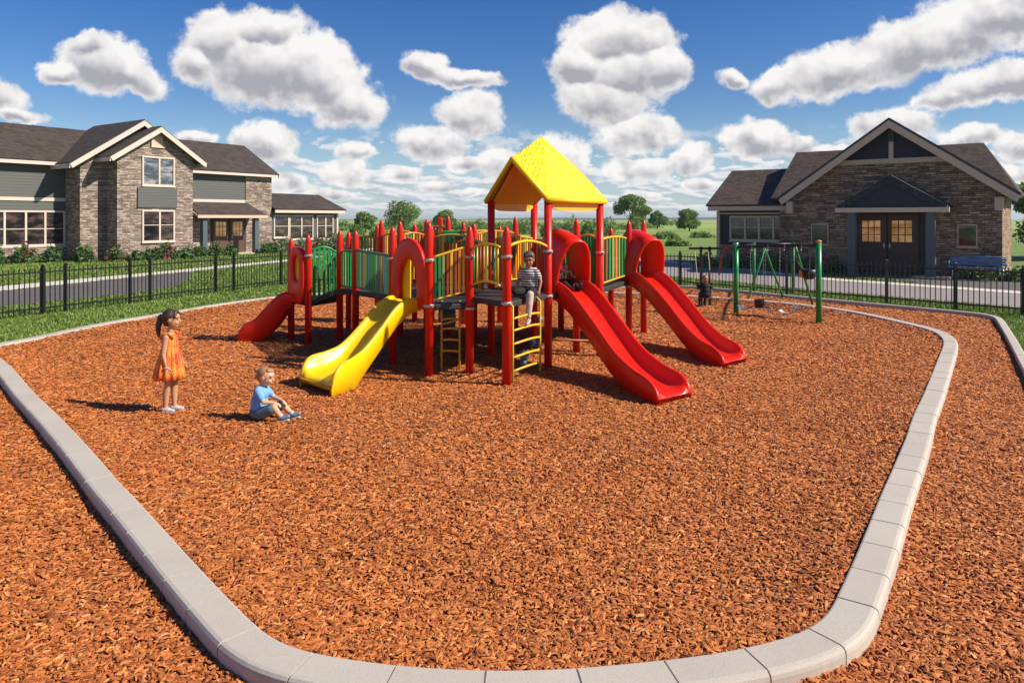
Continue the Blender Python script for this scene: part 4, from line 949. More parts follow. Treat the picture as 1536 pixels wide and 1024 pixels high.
def rail_path(p, q, z, arch, n=9, over=0.):
    out = []
    for i in range(n):
        t = i/(n-1); out.append((p[0]+(q[0]-p[0])*t, p[1]+(q[1]-p[1])*t, z[0]+(z[1]-z[0])*t+arch*sin(pi*t)**.8))
    return out
def barrier(p, q, zb, zt, arch=.06, cols=('yrail',), kind='bar', pitch=.07, rail='yrail', inset=RP, slatw=.05, skip=None, archb=0.):
    'guard panel between two posts: top and bottom rail with bars or flat slats'
    d = Vector((q[0]-p[0], q[1]-p[1], 0)); L_ = d.length; d.normalize(); a = (p[0]+d.x*inset, p[1]+d.y*inset); b = (q[0]-d.x*inset, q[1]-d.y*inset)
    zb = zb if isinstance(zb, tuple) else (zb, zb); zt = zt if isinstance(zt, tuple) else (zt, zt)
    m = MB(); mats = sorted(set(cols)); L2 = L_-2*inset; n = max(2, int(L2/pitch))
    for i in range(n):
        if skip and skip(i): continue
        t = (i+.5)/n; x = a[0]+(b[0]-a[0])*t; y = a[1]+(b[1]-a[1])*t; z0 = zb[0]+(zb[1]-zb[0])*t+archb*sin(pi*t); z1 = zt[0]+(zt[1]-zt[0])*t+arch*sin(pi*t)**.8
        mi = mats.index(cols[i % len(cols)])
        if kind == 'bar': m.tube([(x, y, z0), (x, y, z1)], .013, 8, mi)
        else: m.obox((x, y, (z0+z1)/2), (0, 0, 1), z1-z0+.02, slatw*random.uniform(.85, 1.1), .022, mi, up=(-d.y, d.x, 0))
    o = m.build('guard_panel', [M[c] for c in mats], PS, world=True, bevel=.004 if kind != 'bar' else 0)
    r = MB(); r.tube(rail_path(a, b, zt, arch), .018, 8); r.build('guard_rail', M[rail], o, world=True)
    r = MB(); r.tube([(x, y, z) for x, y, z in rail_path(a, b, zb, archb)], .016, 8); r.build('guard_rail', M[rail], o, world=True)
    return o
g1 = ('green', 'green', 'green'); mixc = ('green', 'green', 'olive', 'blue', 'green', 'orange', 'green', 'blue', 'green', 'green')
yo = ('green', 'olive', 'yrail', 'brownslat', 'orange', 'yrail', 'brownslat', 'orange', 'yrail')
rear_c = ('brownslat', 'orange', 'yrail', 'brownslat', 'green', 'orange', 'brownslat')
def front(p, off): return (p[0]-off*.25, p[1]-off)
barrier(P_['b'], P_['c'], (.80, .92), (1.62, 1.58), .10, g1, 'slat', .082, 'green', slatw=.052)
barrier(P_['c'], P_['d'], (1.0, 1.0), (1.60, 1.62), .03, ('green', 'olive', 'green'), 'slat', .085, 'green', slatw=.052)
barrier(P_['d'], P_['e'], (1.02, 1.04), (1.66, 1.64), .0, mixc, 'slat', .085, 'green', slatw=.055)
barrier(P_['f'], P_['g'], (1.06, 1.17), (1.66, 1.80), .0, ('green', 'green', 'olive', 'brownslat', 'yrail', 'brownslat', 'orange', 'yrail', 'brownslat'), 'slat', .056, 'yrail', slatw=.034)
barrier(P_['g'], (-.13, 9.78), (1.26, 1.30), (1.78, 1.82), .05, ('green', 'yrail', 'brownslat', 'orange', 'yrail', 'brownslat'), 'bar', .075, 'yrail', archb=.06)
r = MB(); r.tube(rail_path(P_['h'], P_['F'], (1.82, 1.78), .09, 13), .020, 8); r.build('arched_rail', M['yrail'], PS, world=True)
barrier(P_['L'], P_['B'], 1.2, 1.86, .05, ('yrail', 'brownslat', 'orange', 'yrail', 'orange', 'brownslat', 'olive'), 'slat', .062, 'yrail', slatw=.036)
barrier((-.42, 11.6), (-.95, 12.5), 1.06, 1.80, .06, rear_c, 'slat', .06, 'yrail', slatw=.034)
barrier(P_['B'], P_['i'], 1.16, 1.84, .0, ('green', 'green', 'orange', 'green'), 'slat', .07, 'orange', slatw=.05)
barrier(P_['i'], P_['R'], 1.14, 1.88, .06, g1, 'slat', .058, 'yrail', slatw=.055)
barrier(P_['R'], (2.12, 13.55), (1.16, 1.16), (1.86, 1.84), .04, ('green', 'brownslat', 'green', 'olive', 'orange', 'olive', 'green', 'green'), 'slat', .21, 'yrail', slatw=.12)
barrier(P_['k'], P_['l'], 1.1, 1.8, .04, ('green', 'orange', 'green'), 'slat', .09, 'yrail')
barrier(P_['l'], P_['m'], 1.1, 1.8, .04, ('green', 'olive', 'green', 'orange'), 'slat', .10, 'yrail')
def rp(i): px, Y, t = rear[i]; return ((px-768)/FPX*Y, Y)
for a, b, zt in ((10, 1, 1.80), (1, 2, 1.86), (0, 3, 1.9), (2, 4, 1.88), (3, 7, 1.92), (4, 6, 2.0), (6, 8, 1.92), (5, 8, 1.86), (7, 11, 1.90), (8, 9, 1.92), (11, 9, 1.9)):
    barrier(rp(a), rp(b), 1.05, zt, .05, rear_c if (a+b) % 2 else ('orange', 'brownslat', 'green', 'yrail', 'brownslat'), 'slat', .066, 'yrail' if a % 2 else 'orange', slatw=.034)
m = MB(); m.obox(((680-768)/FPX*13.6, 13.6, 1.86), (1, 0, 0), .42, .05, .24); m.build('green_board', M['green'], PS, bevel=.03, world=True)
m = MB(); m.obox(((660-768)/FPX*15, 15., 2.05), (1, 0, 0), .10, .10, .36); m.build('red_block', M['red'], PS, bevel=.02, world=True)
m = MB(); m.ell(((739-768)/FPX*11.2, 11.25, 1.35), (.045, .035, .055)); m.build('steering_knob', M['red'], PS, world=True)

# slides ---------------------------------------------------------
def slide(name, st, mat, N=46):
    'st: rows (s, x, y, floor z, heading deg, half width, wall height, skirt)'
    S_ = [r[0] for r in st]; m = MB(); rings = []
    for i in range(N+1):
        s_ = i/N; v = [smooth_interp(S_, [r[k] for r in st], s_) for k in range(1, 8)]
        x, y, z, hd, hw, ch, sk = v; h = radians(hd); side = Vector((sin(h), -cos(h), 0)); c = Vector((x, y, z))   # side = right of travel
        ch = max(ch, .015)
        pr = [(-hw-.02, -sk), (-hw-.035, ch*.35), (-hw-.035, ch-.035), (-hw-.022, ch-.008), (-hw-.004, ch), (-hw+.018, ch-.010), (-hw+.034, ch-.040), (-hw+.058, ch*.42), (-hw+.09, .035), (-hw+.14, .006), (0, 0),
              (hw-.14, .006), (hw-.09, .035), (hw-.058, ch*.42), (hw-.034, ch-.040), (hw-.018, ch-.010), (hw+.004, ch), (hw+.022, ch-.008), (hw+.035, ch-.035), (hw+.035, ch*.35), (hw+.02, -sk), (hw-.005, -sk), (hw-.02, -.04), (-hw+.02, -.04), (-hw+.005, -sk)]
        rings.append([c+side*a+Vector((0, 0, max(b, -z-.03))) for a, b in pr])
    m.loft(rings, True, True, 0, True); o = m.build(name, M[mat], PS, world=True)
    return o
def hood(c, hd, hw, zb, zt, mat, d0=-.10, dt=.30, dbot=.46, par=None):
    h = radians(hd); F_ = Vector((cos(h), sin(h), 0)); Sd = Vector((sin(h), -cos(h), 0)); c = Vector((*c, 0)); m = MB(); K = 22; outer = []
    for kx in range(7):
        t = kx/6; ring_o = []; ring_i = []
        for i in range(K+1):
            a = pi*i/K; ex = 2.6; ca, sa = cos(a), sin(a)
            lx = -math.copysign(abs(ca)**(2/ex), ca); lz = abs(sa)**(2/ex)
            flare = 1+.05*max(0, (t-.7)/.3)**2; dend = dbot+(dt-dbot)*sa**1.2
            f = d0+(dend-d0)*t; zz = zb-.10*t*(1-sa)*1.0+(zt-zb)*lz
            zz -= .17*t*t*sa
            p = c+F_*f+Sd*(lx*hw*flare)+Vector((0, 0, zz)); ring_o.append(p)
            q = c+F_*f+Sd*(lx*(hw*flare-.035))+Vector((0, 0, zz-.035*lz)); ring_i.append(q)
        outer.append(ring_o+ring_i[::-1])
    m.loft(outer, True, True, 0, True)
    rim = outer[-1][:K+1]; rr = MB(); m.tube([(p+q)/2 for p, q in zip(outer[-1][:K+1], outer[-1][:K:-1])], .024, 8, 0)
    return m.build('hood', M[mat], par, world=True)
s1 = slide('slide', [(0, .83, 11.30, 1.12, -66, .25, .13, .12), (.10, .93, 11.05, 1.11, -65, .245, .15, .17), (.22, 1.08, 10.72, .97, -64, .235, .17, .17), (.40, 1.31, 10.22, .64, -63, .225, .18, .17), (.60, 1.53, 9.68, .32, -61, .235, .18, .16), (.76, 1.71, 9.27, .17, -58, .26, .18, .15), (.90, 1.86, 8.95, .115, -55, .28, .17, .14), (.97, 1.93, 8.82, .10, -53, .285, .10, .13), (1, 1.955, 8.77, .07, -52, .28, .035, .13)], 'red')
hood((.78, 11.36), -66, .285, 1.08, 2.05, 'red', -.30, .50, .30, par=s1)
s2 = slide('slide', [(0, 2.42, 13.72, 1.10, -66, .28, .13, .12), (.10, 2.50, 13.45, 1.09, -66, .27, .15, .17), (.24, 2.64, 13.0, .93, -65, .255, .17, .17), (.42, 2.83, 12.45, .63, -63, .245, .18, .17), (.60, 2.99, 11.95, .34, -60, .25, .18, .16), (.76, 3.12, 11.5, .17, -56, .27, .18, .15), (.90, 3.24, 11.14, .115, -51, .29, .17, .14), (.97, 3.31, 11.0, .10, -48, .295, .10, .13), (1, 3.34, 10.95, .07, -47, .29, .035, .13)], 'red')
hood((2.38, 13.76), -66, .31, 1.06, 2.00, 'red', -.25, .50, .30, par=s2)
s3 = slide('slide', [(0, -1.48, 10.72, .985, 222, .24, .06, .10), (.14, -1.62, 10.57, .985, 222, .245, .09, .14), (.30, -1.78, 10.38, .84, 223, .24, .14, .15), (.50, -1.97, 10.10, .56, 225, .24, .15, .15), (.68, -2.15, 9.83, .32, 227, .26, .17, .17), (.80, -2.27, 9.60, .23, 227, .31, .20, .24), (.91, -2.40, 9.40, .19, 226, .37, .20, .30), (.975, -2.46, 9.29, .17, 225, .375, .12, .30), (1, -2.485, 9.25, .13, 225, .37, .04, .30)], 'yellow')
s4 = slide('slide', [(0, -3.95, 13.38, .76, 186, .28, .10, .12), (.14, -4.06, 13.36, .75, 186, .28, .14, .2), (.34, -4.20, 13.34, .62, 186, .29, .22, .30), (.56, -4.42, 13.32, .38, 186, .29, .24, .3), (.76, -4.62, 13.32, .17, 186, .30, .24, .17), (.90, -4.78, 13.34, .11, 186, .31, .22, .14), (1, -4.90, 13.35, .07, 186, .31, .12, .13)], 'red')
# entry panels ---------------------------------------------------
def ring_panel(p, q, out, inn, th, mat, name, label=None):
    'flat moulded panel between p and q; out / inn: outlines (t across 0..1, z), same point count'
    P0 = Vector((*p, 0)); Q0 = Vector((*q, 0)); d = (Q0-P0); n = Vector((d.y, -d.x, 0)).normalized(); m = MB()
    def at(t, z, o): return P0+d*t+Vector((0, 0, z))+n*o
    K = len(out); rings = []
    prof = [(0, -.5, .0), (0, .35, .0), (.12, .5, 0), (.88, .5, 0), (1, .35, 0), (1, -.5, 0)]
    for i in range(K):
        ring = []
        for f, o, _ in prof:
            t = out[i][0]+(inn[i][0]-out[i][0])*f; z = out[i][1]+(inn[i][1]-out[i][1])*f; ring.append(at(t, z, o*th))
        rings.append(ring)
    m.loft(rings, True, False, 0, True, loop=True); o = m.build(name, M[mat], PS, world=True)
    if label: o['label'] = label
    return o
def arch_pts(c, hw, z0, z1, n=13, sq=2.05):
    pts = [(c-hw, z0)]
    for i in range(n):
        a = pi*i/(n-1); ca, sa = cos(a), sin(a); pts.append((c-math.copysign(abs(ca)**(2/sq), ca)*hw, z0+(z1-z0)*.35+(z1-z0)*.65*abs(sa)**(2/sq)))
    pts.append((c+hw, z0)); pts += [(c+hw*.4, z0), (c-hw*.4, z0)]
    return pts
ring_panel((-1.79, 10.96), (-1.21, 10.36), arch_pts(.5, .52, .93, 1.92), arch_pts(.5, .26, 1.00, 1.62), .06, 'red', 'entry_arch')
m = MB(); c0 = Vector((-1.79, 10.96, 0)); d0 = Vector((.58, -.60, 0)); m.obox(c0+d0*.33+Vector((.03, .06, 1.30)), (0, 0, 1), .72, .24, .02, up=Vector((.60, .58, 0)).normalized()); m.build('yellow_panel', M['yellow'], PS, bevel=.006, world=True)
def oval(c, hw, zc, hz_, n=26, sq=2.5):
    return [(c+math.copysign(abs(cos(2*pi*i/n))**(2/sq), cos(2*pi*i/n))*hw, zc+math.copysign(abs(sin(2*pi*i/n))**(2/sq), sin(2*pi*i/n))*hz_) for i in range(n)]
ring_panel((-4.0, 13.22), (-3.62, 12.80), oval(.5, .49, 1.20, .50, sq=3.2), oval(.5, .22, 1.31, .235), .08, 'red', 'oval_panel')
m = MB(); m.obox((-3.86, 13.12, 1.30), (0, 0, 1), .60, .26, .02, up=Vector((.42, .38, 0)).normalized()); m.build('yellow_panel', M['yellow'], PS, bevel=.006, world=True)
# yellow climbers ------------------------------------------------
def climber(p, q, ztop, rungs, bow=.10, curve=(0, -1)):
    m = MB(); P0, Q0 = Vector((*p, 0)), Vector((*q, 0))
    for a in (P0, Q0): m.tube([(a.x, a.y, -.1), (a.x, a.y, ztop*.6), (a.x, a.y, ztop-.05), (a.x-curve[0]*.06, a.y-curve[1]*.06, ztop)], .015, 8)
    o = m.build('climber_frame', M['yrail'], PS, world=True)
    for z in rungs:
        r_ = MB(); n = 9; pts = []
        for i in range(n):
            t = i/(n-1); pp = P0.lerp(Q0, t)+Vector((curve[0], curve[1], 0))*bow*sin(pi*t); pts.append((pp.x, pp.y, z+.03*sin(pi*t)))
        r_.tube(pts, .016, 8); r_.build('rung', M['yrail'], o, world=True)
    return o
climber((-1.02, 10.62), (-.76, 10.62), 1.0, (.28, .44, .60, .74))
cl = climber((.01, 9.80), (.40, 10.42), 1.08, (.16, .34, .52, .70, .86), .05, (.85, -.5))
for x, y, z, r in ((.17, 10.2, .30, .072), (.33, 10.55, .40, .075), (.40, 10.6, .74, .06), (.16, 10.2, .20, .05)):
    m = MB(); m.ell((x, y, z), r, 16, 10); m.build('climbing_ball', M['bluegrey'], PS, world=True)
m = MB(); m.lathe((-1.02, 11.5, .45), [(.02, 0), (.13, .02), (.14, .2), (.13, .38), (.02, .40)], 16); m.build('spinning_drum', M['bluegrey'], PS, world=True)
m = MB(); m.tube([(-1.16, 10.25, .72), (-.95, 10.5, .70), (-.60, 10.42, .82)], .016, 8); m.build('brace_bar', M['orange'], PS, world=True)
m = MB(); m.tube([(1.40, 11.9, .22), (.55, 11.9, .24), (-.3, 12.0, .22)], .018, 8); m.build('brace_bar', M['brownslat'], PS, world=True)
# yellow roof ----------------------------------------------------
def roof():
    F_, L_, R_, B_ = [Vector((*PO[k], 0)) for k in 'FLRB']; C_ = (F_+L_+R_+B_)/4; m = MB(); ov = 1.10; ze = 2.50
    cs = [C_+(p-C_)*ov+Vector((0, 0, ze)) for p in (F_, R_, B_, L_)]; cF, cR, cB, cL = cs
    A = C_+Vector((-.02, 0, 3.52)); gf = (cL+cF)/2+Vector((-.06, -.06, 0)); gf.z = 3.14; gb = (cR+cB)/2+Vector((.06, .06, 0)); gb.z = 3.14
    def shell(off, dz):
        q = []
        for p in (cF, cR, cB, cL, gf, gb, A): v = Vector(p); w = v-Vector((C_.x, C_.y, v.z)); q.append(Vector((C_.x, C_.y, v.z))+w*(1-off)-Vector((0, 0, dz)))
        return q
    def faces(q, flip=False):
        cF, cR, cB, cL, gf, gb, A = range(7)
        f = [(cF, cR, A), (cF, A, gf), (cR, gb, A), (cB, cL, A), (cL, gf, A), (cB, A, gb)]
        return f
    o_ = shell(0, 0); i_ = shell(.045, .055)
    vs = o_+i_; fs = faces(o_)+[tuple(7+x for x in f[::-1]) for f in faces(i_)]
    loopi = [0, 1, 5, 2, 3, 4]
    for a, b in zip(loopi, loopi[1:]+loopi[:1]): fs.append((a, b, b+7, a+7))
    m.add(vs, fs, 0, False); ro = m.build('roof', [M['roofy']], PS, world=True, bevel=.028, segs=3)
    # rolled rims at the gables and eaves
    r = MB(); r.tube([cL+Vector((0,0,-.03)), gf+Vector((0,0,-.035)), cF+Vector((0,0,-.03))], .042, 10); r.tube([cR+Vector((0,0,-.03)), gb+Vector((0,0,-.035)), cB+Vector((0,0,-.03))], .042, 10)
    r.tube([cF+Vector((0,0,-.03)), cR+Vector((0,0,-.03))], .040, 10); r.tube([cL+Vector((0,0,-.03)), cB+Vector((0,0,-.03))], .040, 10); r.build('rim', M['yellow'], ro, world=True)
    # curved skirts below the two long eaves and orange lining
    u_ = MB()
    for a, b in ((cF, cR), (cL, cB)):
        K = 12; top = []; bot = []
        for i in range(K+1):
            t = i/K; p = a.lerp(b, t); p = p+(Vector((C_.x, C_.y, p.z))-p)*.07; top.append(p+Vector((0, 0, -.02))); bot.append(p+Vector((0, 0, -.06-.12*(1-abs(2*t-1)**6))))
        inn = (Vector((C_.x, C_.y, 0))-Vector((a.x+b.x, a.y+b.y, 0))/2).normalized()*.03
        u_.loft([[top[i], bot[i], bot[i]+inn, top[i]+inn] for i in range(K+1)], True, True, 0, False)
    u_.build('skirt', M['roofu'], ro, world=True)
    q = shell(.085, .085); ln = MB(); cF2, cR2, cB2, cL2, gf2, gb2, A2_ = q
    ln.add(q+[p-Vector((0, 0, .012)) for p in q], [(0, 1, 6), (0, 6, 4), (1, 5, 6), (2, 3, 6), (3, 4, 6), (2, 6, 5)]+[tuple(7+x for x in f[::-1]) for f in [(0, 1, 6), (0, 6, 4), (1, 5, 6), (2, 3, 6), (3, 4, 6), (2, 6, 5)]], 0, False)
    ln.build('lining', M['roofu'], ro, world=True)
roof()

# ------------------------------------------------------------------ people : one continuous remeshed body each, clothes and hair as children
def blob(name, prims, voxel, mat, parent, smooth=4, extra=None):
    m = MB()
    for p in prims:
        if p[0] == 'c':
            _, a, b, ra, rb_ = p; a, b = Vector(a), Vector(b); d = (b-a); L_ = max(d.length, 1e-4); n = 5
            pts = [a+d*(i/n) for i in range(n+1)]; m.tube(pts, [ra+(rb_-ra)*i/n for i in range(n+1)], 14)
            m.ell(a, ra*.999, 14, 8); m.ell(b, rb_*.999, 14, 8)
        else:
            _, c, r = p[:3]; m.ell(c, r, 20, 12, 0, p[3] if len(p) > 3 else None)
    o = m.build(name, mat, parent)
    rm = o.modifiers.new('remesh', 'REMESH'); rm.mode = 'VOXEL'; rm.voxel_size = voxel; rm.use_smooth_shade = True
    sm = o.modifiers.new('smooth', 'SMOOTH'); sm.factor = .5; sm.iterations = smooth
    bpy.context.view_layer.update()
    dg = bpy.context.evaluated_depsgraph_get(); me = bpy.data.meshes.new_from_object(o.evaluated_get(dg)); o.modifiers.clear(); o.data = me
    me.materials.clear(); [me.materials.append(q) for q in (mat if isinstance(mat, list) else [mat])]
    for p in me.polygons: p.use_smooth = True
    return o
def hand(w, d, side, s=1., curl=.35, thumb=1):
    'palm, five tapered bent fingers and a thumb from the side of the palm; w wrist, d pointing, side across the palm'
    w, d, side = Vector(w), Vector(d).normalized(), Vector(side).normalized(); nrm = d.cross(side).normalized(); out = []
    k = w+d*.050*s
    for t in (-1, -.33, .33, 1): out.append(('c', tuple(w+side*t*.010*s), tuple(k+side*t*.017*s), .0105*s, .0095*s))
    for t, ln in ((-1, .034), (-.33, .041), (.33, .043), (1, .037)):
        a = k+side*t*.018*s; b = a+(d+side*t*.12-nrm*curl*.5).normalized()*ln*.5*s; c = b+(d*.8+side*t*.05-nrm*curl*1.6).normalized()*ln*.5*s
        out += [('c', tuple(a), tuple(b), .0078*s, .0070*s), ('c', tuple(b), tuple(c), .0070*s, .0058*s)]
    a = w+d*.016*s+side*thumb*.016*s; b = a+(d*.7+side*thumb*.9).normalized()*.026*s; c = b+(d*1.0+side*thumb*.2-nrm*.3).normalized()*.020*s
    out += [('c', tuple(a), tuple(b), .0095*s, .0080*s), ('c', tuple(b), tuple(c), .0080*s, .0062*s)]
    return out
def head(c, s=1., yaw=0., pitch=0.):
    'head, face looking along +x turned by yaw / pitch; returns prims and a placing function'
    R = Matrix.Rotation(yaw, 3, 'Z') @ Matrix.Rotation(pitch, 3, 'Y'); C_ = Vector(c)
    T = lambda *p: tuple(C_+R @ (Vector(p)*s))
    pr = [('e', T(-.008, 0, .018), (.092*s, .076*s, .088*s), R), ('e', T(.022, 0, -.030), (.062*s, .060*s, .068*s), R), ('e', T(.050, 0, -.072), (.026*s, .030*s, .022*s), R), ('e', T(.066, 0, .030), (.020*s, .050*s, .028*s), R),
          ('c', T(.082, 0, .006), T(.096, 0, -.022), .0075*s, .0115*s), ('e', T(.062, .030, -.030), (.022*s, .020*s, .022*s), R), ('e', T(.062, -.030, -.030), (.022*s, .020*s, .022*s), R), ('e', T(.077, 0, -.050), (.014*s, .022*s, .009*s), R),
          ('e', T(.0, .076, -.006), (.016*s, .008*s, .023*s), R), ('e', T(.0, -.076, -.006), (.016*s, .008*s, .023*s), R)]
    return pr, T, R
def face_bits(T, R, s, par, hair):
    for sy in (1, -1):
        e = MB(); e.ell(T(.0775, sy*.031, .004), (.007*s, .0105*s, .007*s), 10, 7, 0, R); e.build('eye', M['eye'], par)
        b = MB(); b.tube([T(.082, sy*.016, .024), T(.084, sy*.032, .030), T(.072, sy*.048, .024)], .0032*s, 6); b.build('eyebrow', hair, par)
    l_ = MB(); l_.ell(T(.0895, 0, -.047), (.006*s, .019*s, .0055*s), 10, 7, 0, R); l_.build('lips', M['lip'], par)
# girl in the sundress -------------------------------------------
def girl():
    X, Y = G(255, 618.5); P = thing('person', 'girl standing in an orange sundress with a dark ponytail and pale grey shoes', 'girl', (X, Y, .012), radians(2))
    hp, T, R = head((.022, 0, 1.045), .98, 0, radians(2))
    b = hp+[('c', (.0, 0, .86), (.012, 0, .98), .034, .034), ('e', (-.005, 0, .80), (.070, .098, .105)), ('e', (.004, 0, .68), (.070, .082, .10)), ('e', (-.008, 0, .57), (.082, .094, .09))]
    for sy, hx, kx, ax in ((-1, -.005, -.002, -.030), (1, .0, .030, .030)):
        b += [('c', (hx, sy*.048, .55), (kx, sy*.050, .315), .064, .040), ('c', (kx, sy*.050, .315), (kx*.5+ax*.5-.006, sy*.050, .21), .039, .037), ('c', (kx*.5+ax*.5-.006, sy*.050, .21), (ax, sy*.048, .075), .037, .025), ('c', (ax, sy*.048, .075), (ax-.005, sy*.048, .035), .026, .026), ('c', (ax, sy*.048, .035), (ax+.07, sy*.05, .025), .024, .016)]
    arms = [((-.005, -.098, .850), (-.022, -.128, .665), (.020, -.135, .515), (.35, 0, -.95)), ((-.0, .098, .850), (.030, .128, .675), (.085, .130, .535), (.45, 0, -.9))]
    for i, (s_, e_, w_, d_) in enumerate(arms):
        b += [('e', s_, (.036, .034, .040)), ('c', s_, e_, .033, .026), ('c', e_, w_, .026, .0175)]+hand(w_, d_, (.9, 0, .35), 1.0, .35, 1)
    blob('body', b, .0052, M['skin_tan'], P, 3)
    face_bits(T, R, .98, P, M['hair_dark'])
    # dress: pleated shell of several rings
    def ring(z, rx, ry, cx=0., pl=0., n=96, ph=0.): return [(cx+(rx+pl*sin(13*a+ph))*cos(a), (ry+pl*sin(13*a+ph))*sin(a), z+pl*.5*cos(7*a)) for a in [2*pi*i/n for i in range(n)]]
    m = MB(); rg = [ring(.875, .048, .080, .002), ring(.862, .066, .104, -.002), ring(.825, .080, .112, -.004), ring(.785, .083, .108, -.002, .001), ring(.752, .079, .097, .0, .001), ring(.735, .084, .100, .002, .0025), ring(.66, .104, .120, .0, .006, ph=.2), ring(.56, .128, .140, -.004, .009, ph=.4), ring(.46, .150, .158, -.006, .012, ph=.6), ring(.375, .166, .170, -.008, .014, ph=.8)]
    inn = [[(x*.975, y*.975, z) for x, y, z in r] for r in rg[::-1]]
    m.loft(rg+inn, True, False, 0, True); d = m.build('sundress', M['dress'], P)
    for sy in (-1, 1):
        m = MB(); pts = []; rad = []
        for i in range(15):
            t = i/14; a = pi*t; pts.append((-.072*cos(a)+.004*sin(i*2.4), sy*(.078+.022*sin(a)), .838+.058*sin(a))); rad.append(.013+.004*sin(i*2.2))
        m.tube(pts, rad, 8); m.build('shoulder_ruffle', M['dress'], d)
    for sy, ax in ((-1, -.030), (1, .030)):
        f = [('c', (ax-.018, sy*.049, .036), (ax+.035, sy*.051, .030), .033, .030), ('c', (ax+.035, sy*.051, .026), (ax+.088, sy*.053, .020), .029, .021)]
        o = blob('shoe', f, .004, M['shoe'], P, 3); sl = MB(); sl.poly([(ax-.052, sy*.049-.026), (ax+.06, sy*.052-.031), (ax+.108, sy*.054-.016), (ax+.110, sy*.054+.014), (ax+.06, sy*.052+.030), (ax-.05, sy*.049+.026)], -.006, .012); sl.build('sole', M['sole'], o, bevel=.004)
    h = [('e', T(-.022, 0, .036), (.092, .082, .086), R), ('e', T(-.045, 0, -.01), (.062, .070, .075), R), ('c', T(.046, .032, .082), T(.058, .060, .030), .022, .014), ('c', T(.046, -.032, .082), T(.058, -.060, .030), .022, .014), ('c', T(.052, -.02, .088), T(.052, .02, .088), .018, .018),
         ('c', T(-.095, 0, .035), T(-.122, 0, .03), .026, .028), ('e', T(-.130, 0, .02), (.034, .034, .036)), ('c', T(-.135, 0, .0), T(-.150, -.006, -.09), .034, .032), ('c', T(-.150, -.006, -.09), T(-.148, -.004, -.18), .031, .020), ('c', T(-.148, -.004, -.18), T(-.135, 0, -.225), .019, .006)]
    hh = blob('hair', h, .0052, M['hair_dark'], P, 2)
    r = MB(); r.tube([tuple(Vector(T(-.108, 0, .034))+Vector((0, .027*cos(a), .027*sin(a)))) for a in [2*pi*i/12 for i in range(13)]], .006, 8); r.build('hair_tie', M['beigecloth'], hh)
    w = MB(); w.tube([tuple(Vector(arms[0][2])+Vector((.024*cos(a), .024*sin(a), .006))) for a in [2*pi*i/14 for i in range(15)]], .007, 8); w.build('bracelet', M['shoe'], P)
girl()
def toddler():
    X, Y = G(392, 630); P = thing('person', 'toddler in a light blue shirt and grey shorts sitting on the wood chips', 'toddler', (X+.0, Y, .012), radians(-6)); P.scale = (.92, .92, .92)
    hp, T, R = head((.060, 0, .505), 1.06, radians(-6), radians(10))
    tor = [('e', (-.020, 0, .095), (.105, .118, .095)), ('e', (-.022, 0, .20), (.088, .100, .11)), ('e', (.000, 0, .315), (.078, .104, .085)), ('c', (.0, -.07, .360), (.0, .07, .360), .036, .036)]
    legs = [((.02, -.070, .085), (.205, -.105, .165), (.275, -.080, .055)), ((.02, .070, .085), (.225, .095, .150), (.345, .075, .050))]
    arms = [((.0, -.098, .350), (.085, -.128, .235), (.215, -.085, .215), (1, .25, -.55)), ((.0, .098, .350), (.10, .128, .235), (.235, .065, .205), (1, -.25, -.55))]
    b = hp+tor+[('c', (.01, 0, .37), (.035, 0, .44), .038, .036)]
    for s_, k_, a_ in legs: b += [('c', s_, k_, .062, .042), ('c', k_, a_, .042, .027), ('c', a_, (a_[0]+.06, a_[1], a_[2]-.01), .024, .018)]
    for s_, e_, w_, d_ in arms: b += [('c', s_, e_, .032, .026), ('c', e_, w_, .026, .018)]+hand(w_, d_, (0, 1, 0), .88, .6, 1 if w_[1] < 0 else -1)
    blob('body', b, .0052, M['skin_light'], P, 3); face_bits(T, R, 1.06, P, M['hair_blond'])
    sh_ = [(q[0], q[1], tuple(x+.012 for x in q[2])) if q[0] == 'e' else ('c', q[1], q[2], q[3]+.012, q[4]+.012) for q in tor[1:]]
    for s_, e_, w_, d_ in arms:
        mid = tuple(s_[i]+(e_[i]-s_[i])*.62 for i in range(3)); sh_.append(('c', s_, mid, .044, .042))
    blob('shirt', sh_+[('e', (-.020, 0, .15), (.108, .118, .06))], .006, M['cloth_blue'], P, 4)
    st = [('e', (-.020, 0, .092), (.116, .130, .094))]
    for s_, k_, a_ in legs: mid = tuple(s_[i]+(k_[i]-s_[i])*.78 for i in range(3)); st.append(('c', s_, mid, .074, .062))
    blob('shorts', st, .006, M['denim'], P, 4)
    for s_, k_, a_ in legs:
        f = [('c', (a_[0]-.012, a_[1], a_[2]-.012), (a_[0]+.045, a_[1], a_[2]-.008), .032, .030), ('c', (a_[0]+.045, a_[1], a_[2]-.008), (a_[0]+.090, a_[1], a_[2]+.010), .030, .022)]
        o = blob('shoe', f, .0045, M['shoeblue'], P, 3); q = MB(); q.obox((a_[0]+.036, a_[1], a_[2]-.040), (1, 0, .12), .13, .052, .014); q.build('sole', M['sole'], o, bevel=.005)
        q = MB(); q.lathe((a_[0]-.006, a_[1], a_[2]+.008), [(.030, -.01), (.033, .0), (.031, .022), (.026, .028)], 14); q.build('sock', M['shoe'], o)
    h = [('e', T(-.026, 0, .034), (.094, .083, .082), R), ('e', T(-.052, 0, -.012), (.060, .068, .066), R), ('e', T(.030, 0, .078), (.045, .062, .030), R), ('e', T(-.120, -.01, .05), (.034, .036, .034)), ('c', T(-.10, -.02, -.01), T(-.128, -.02, -.05), .020, .010)]
    blob('hair', h, .0055, M['hair_blond'], P, 2)
toddler()
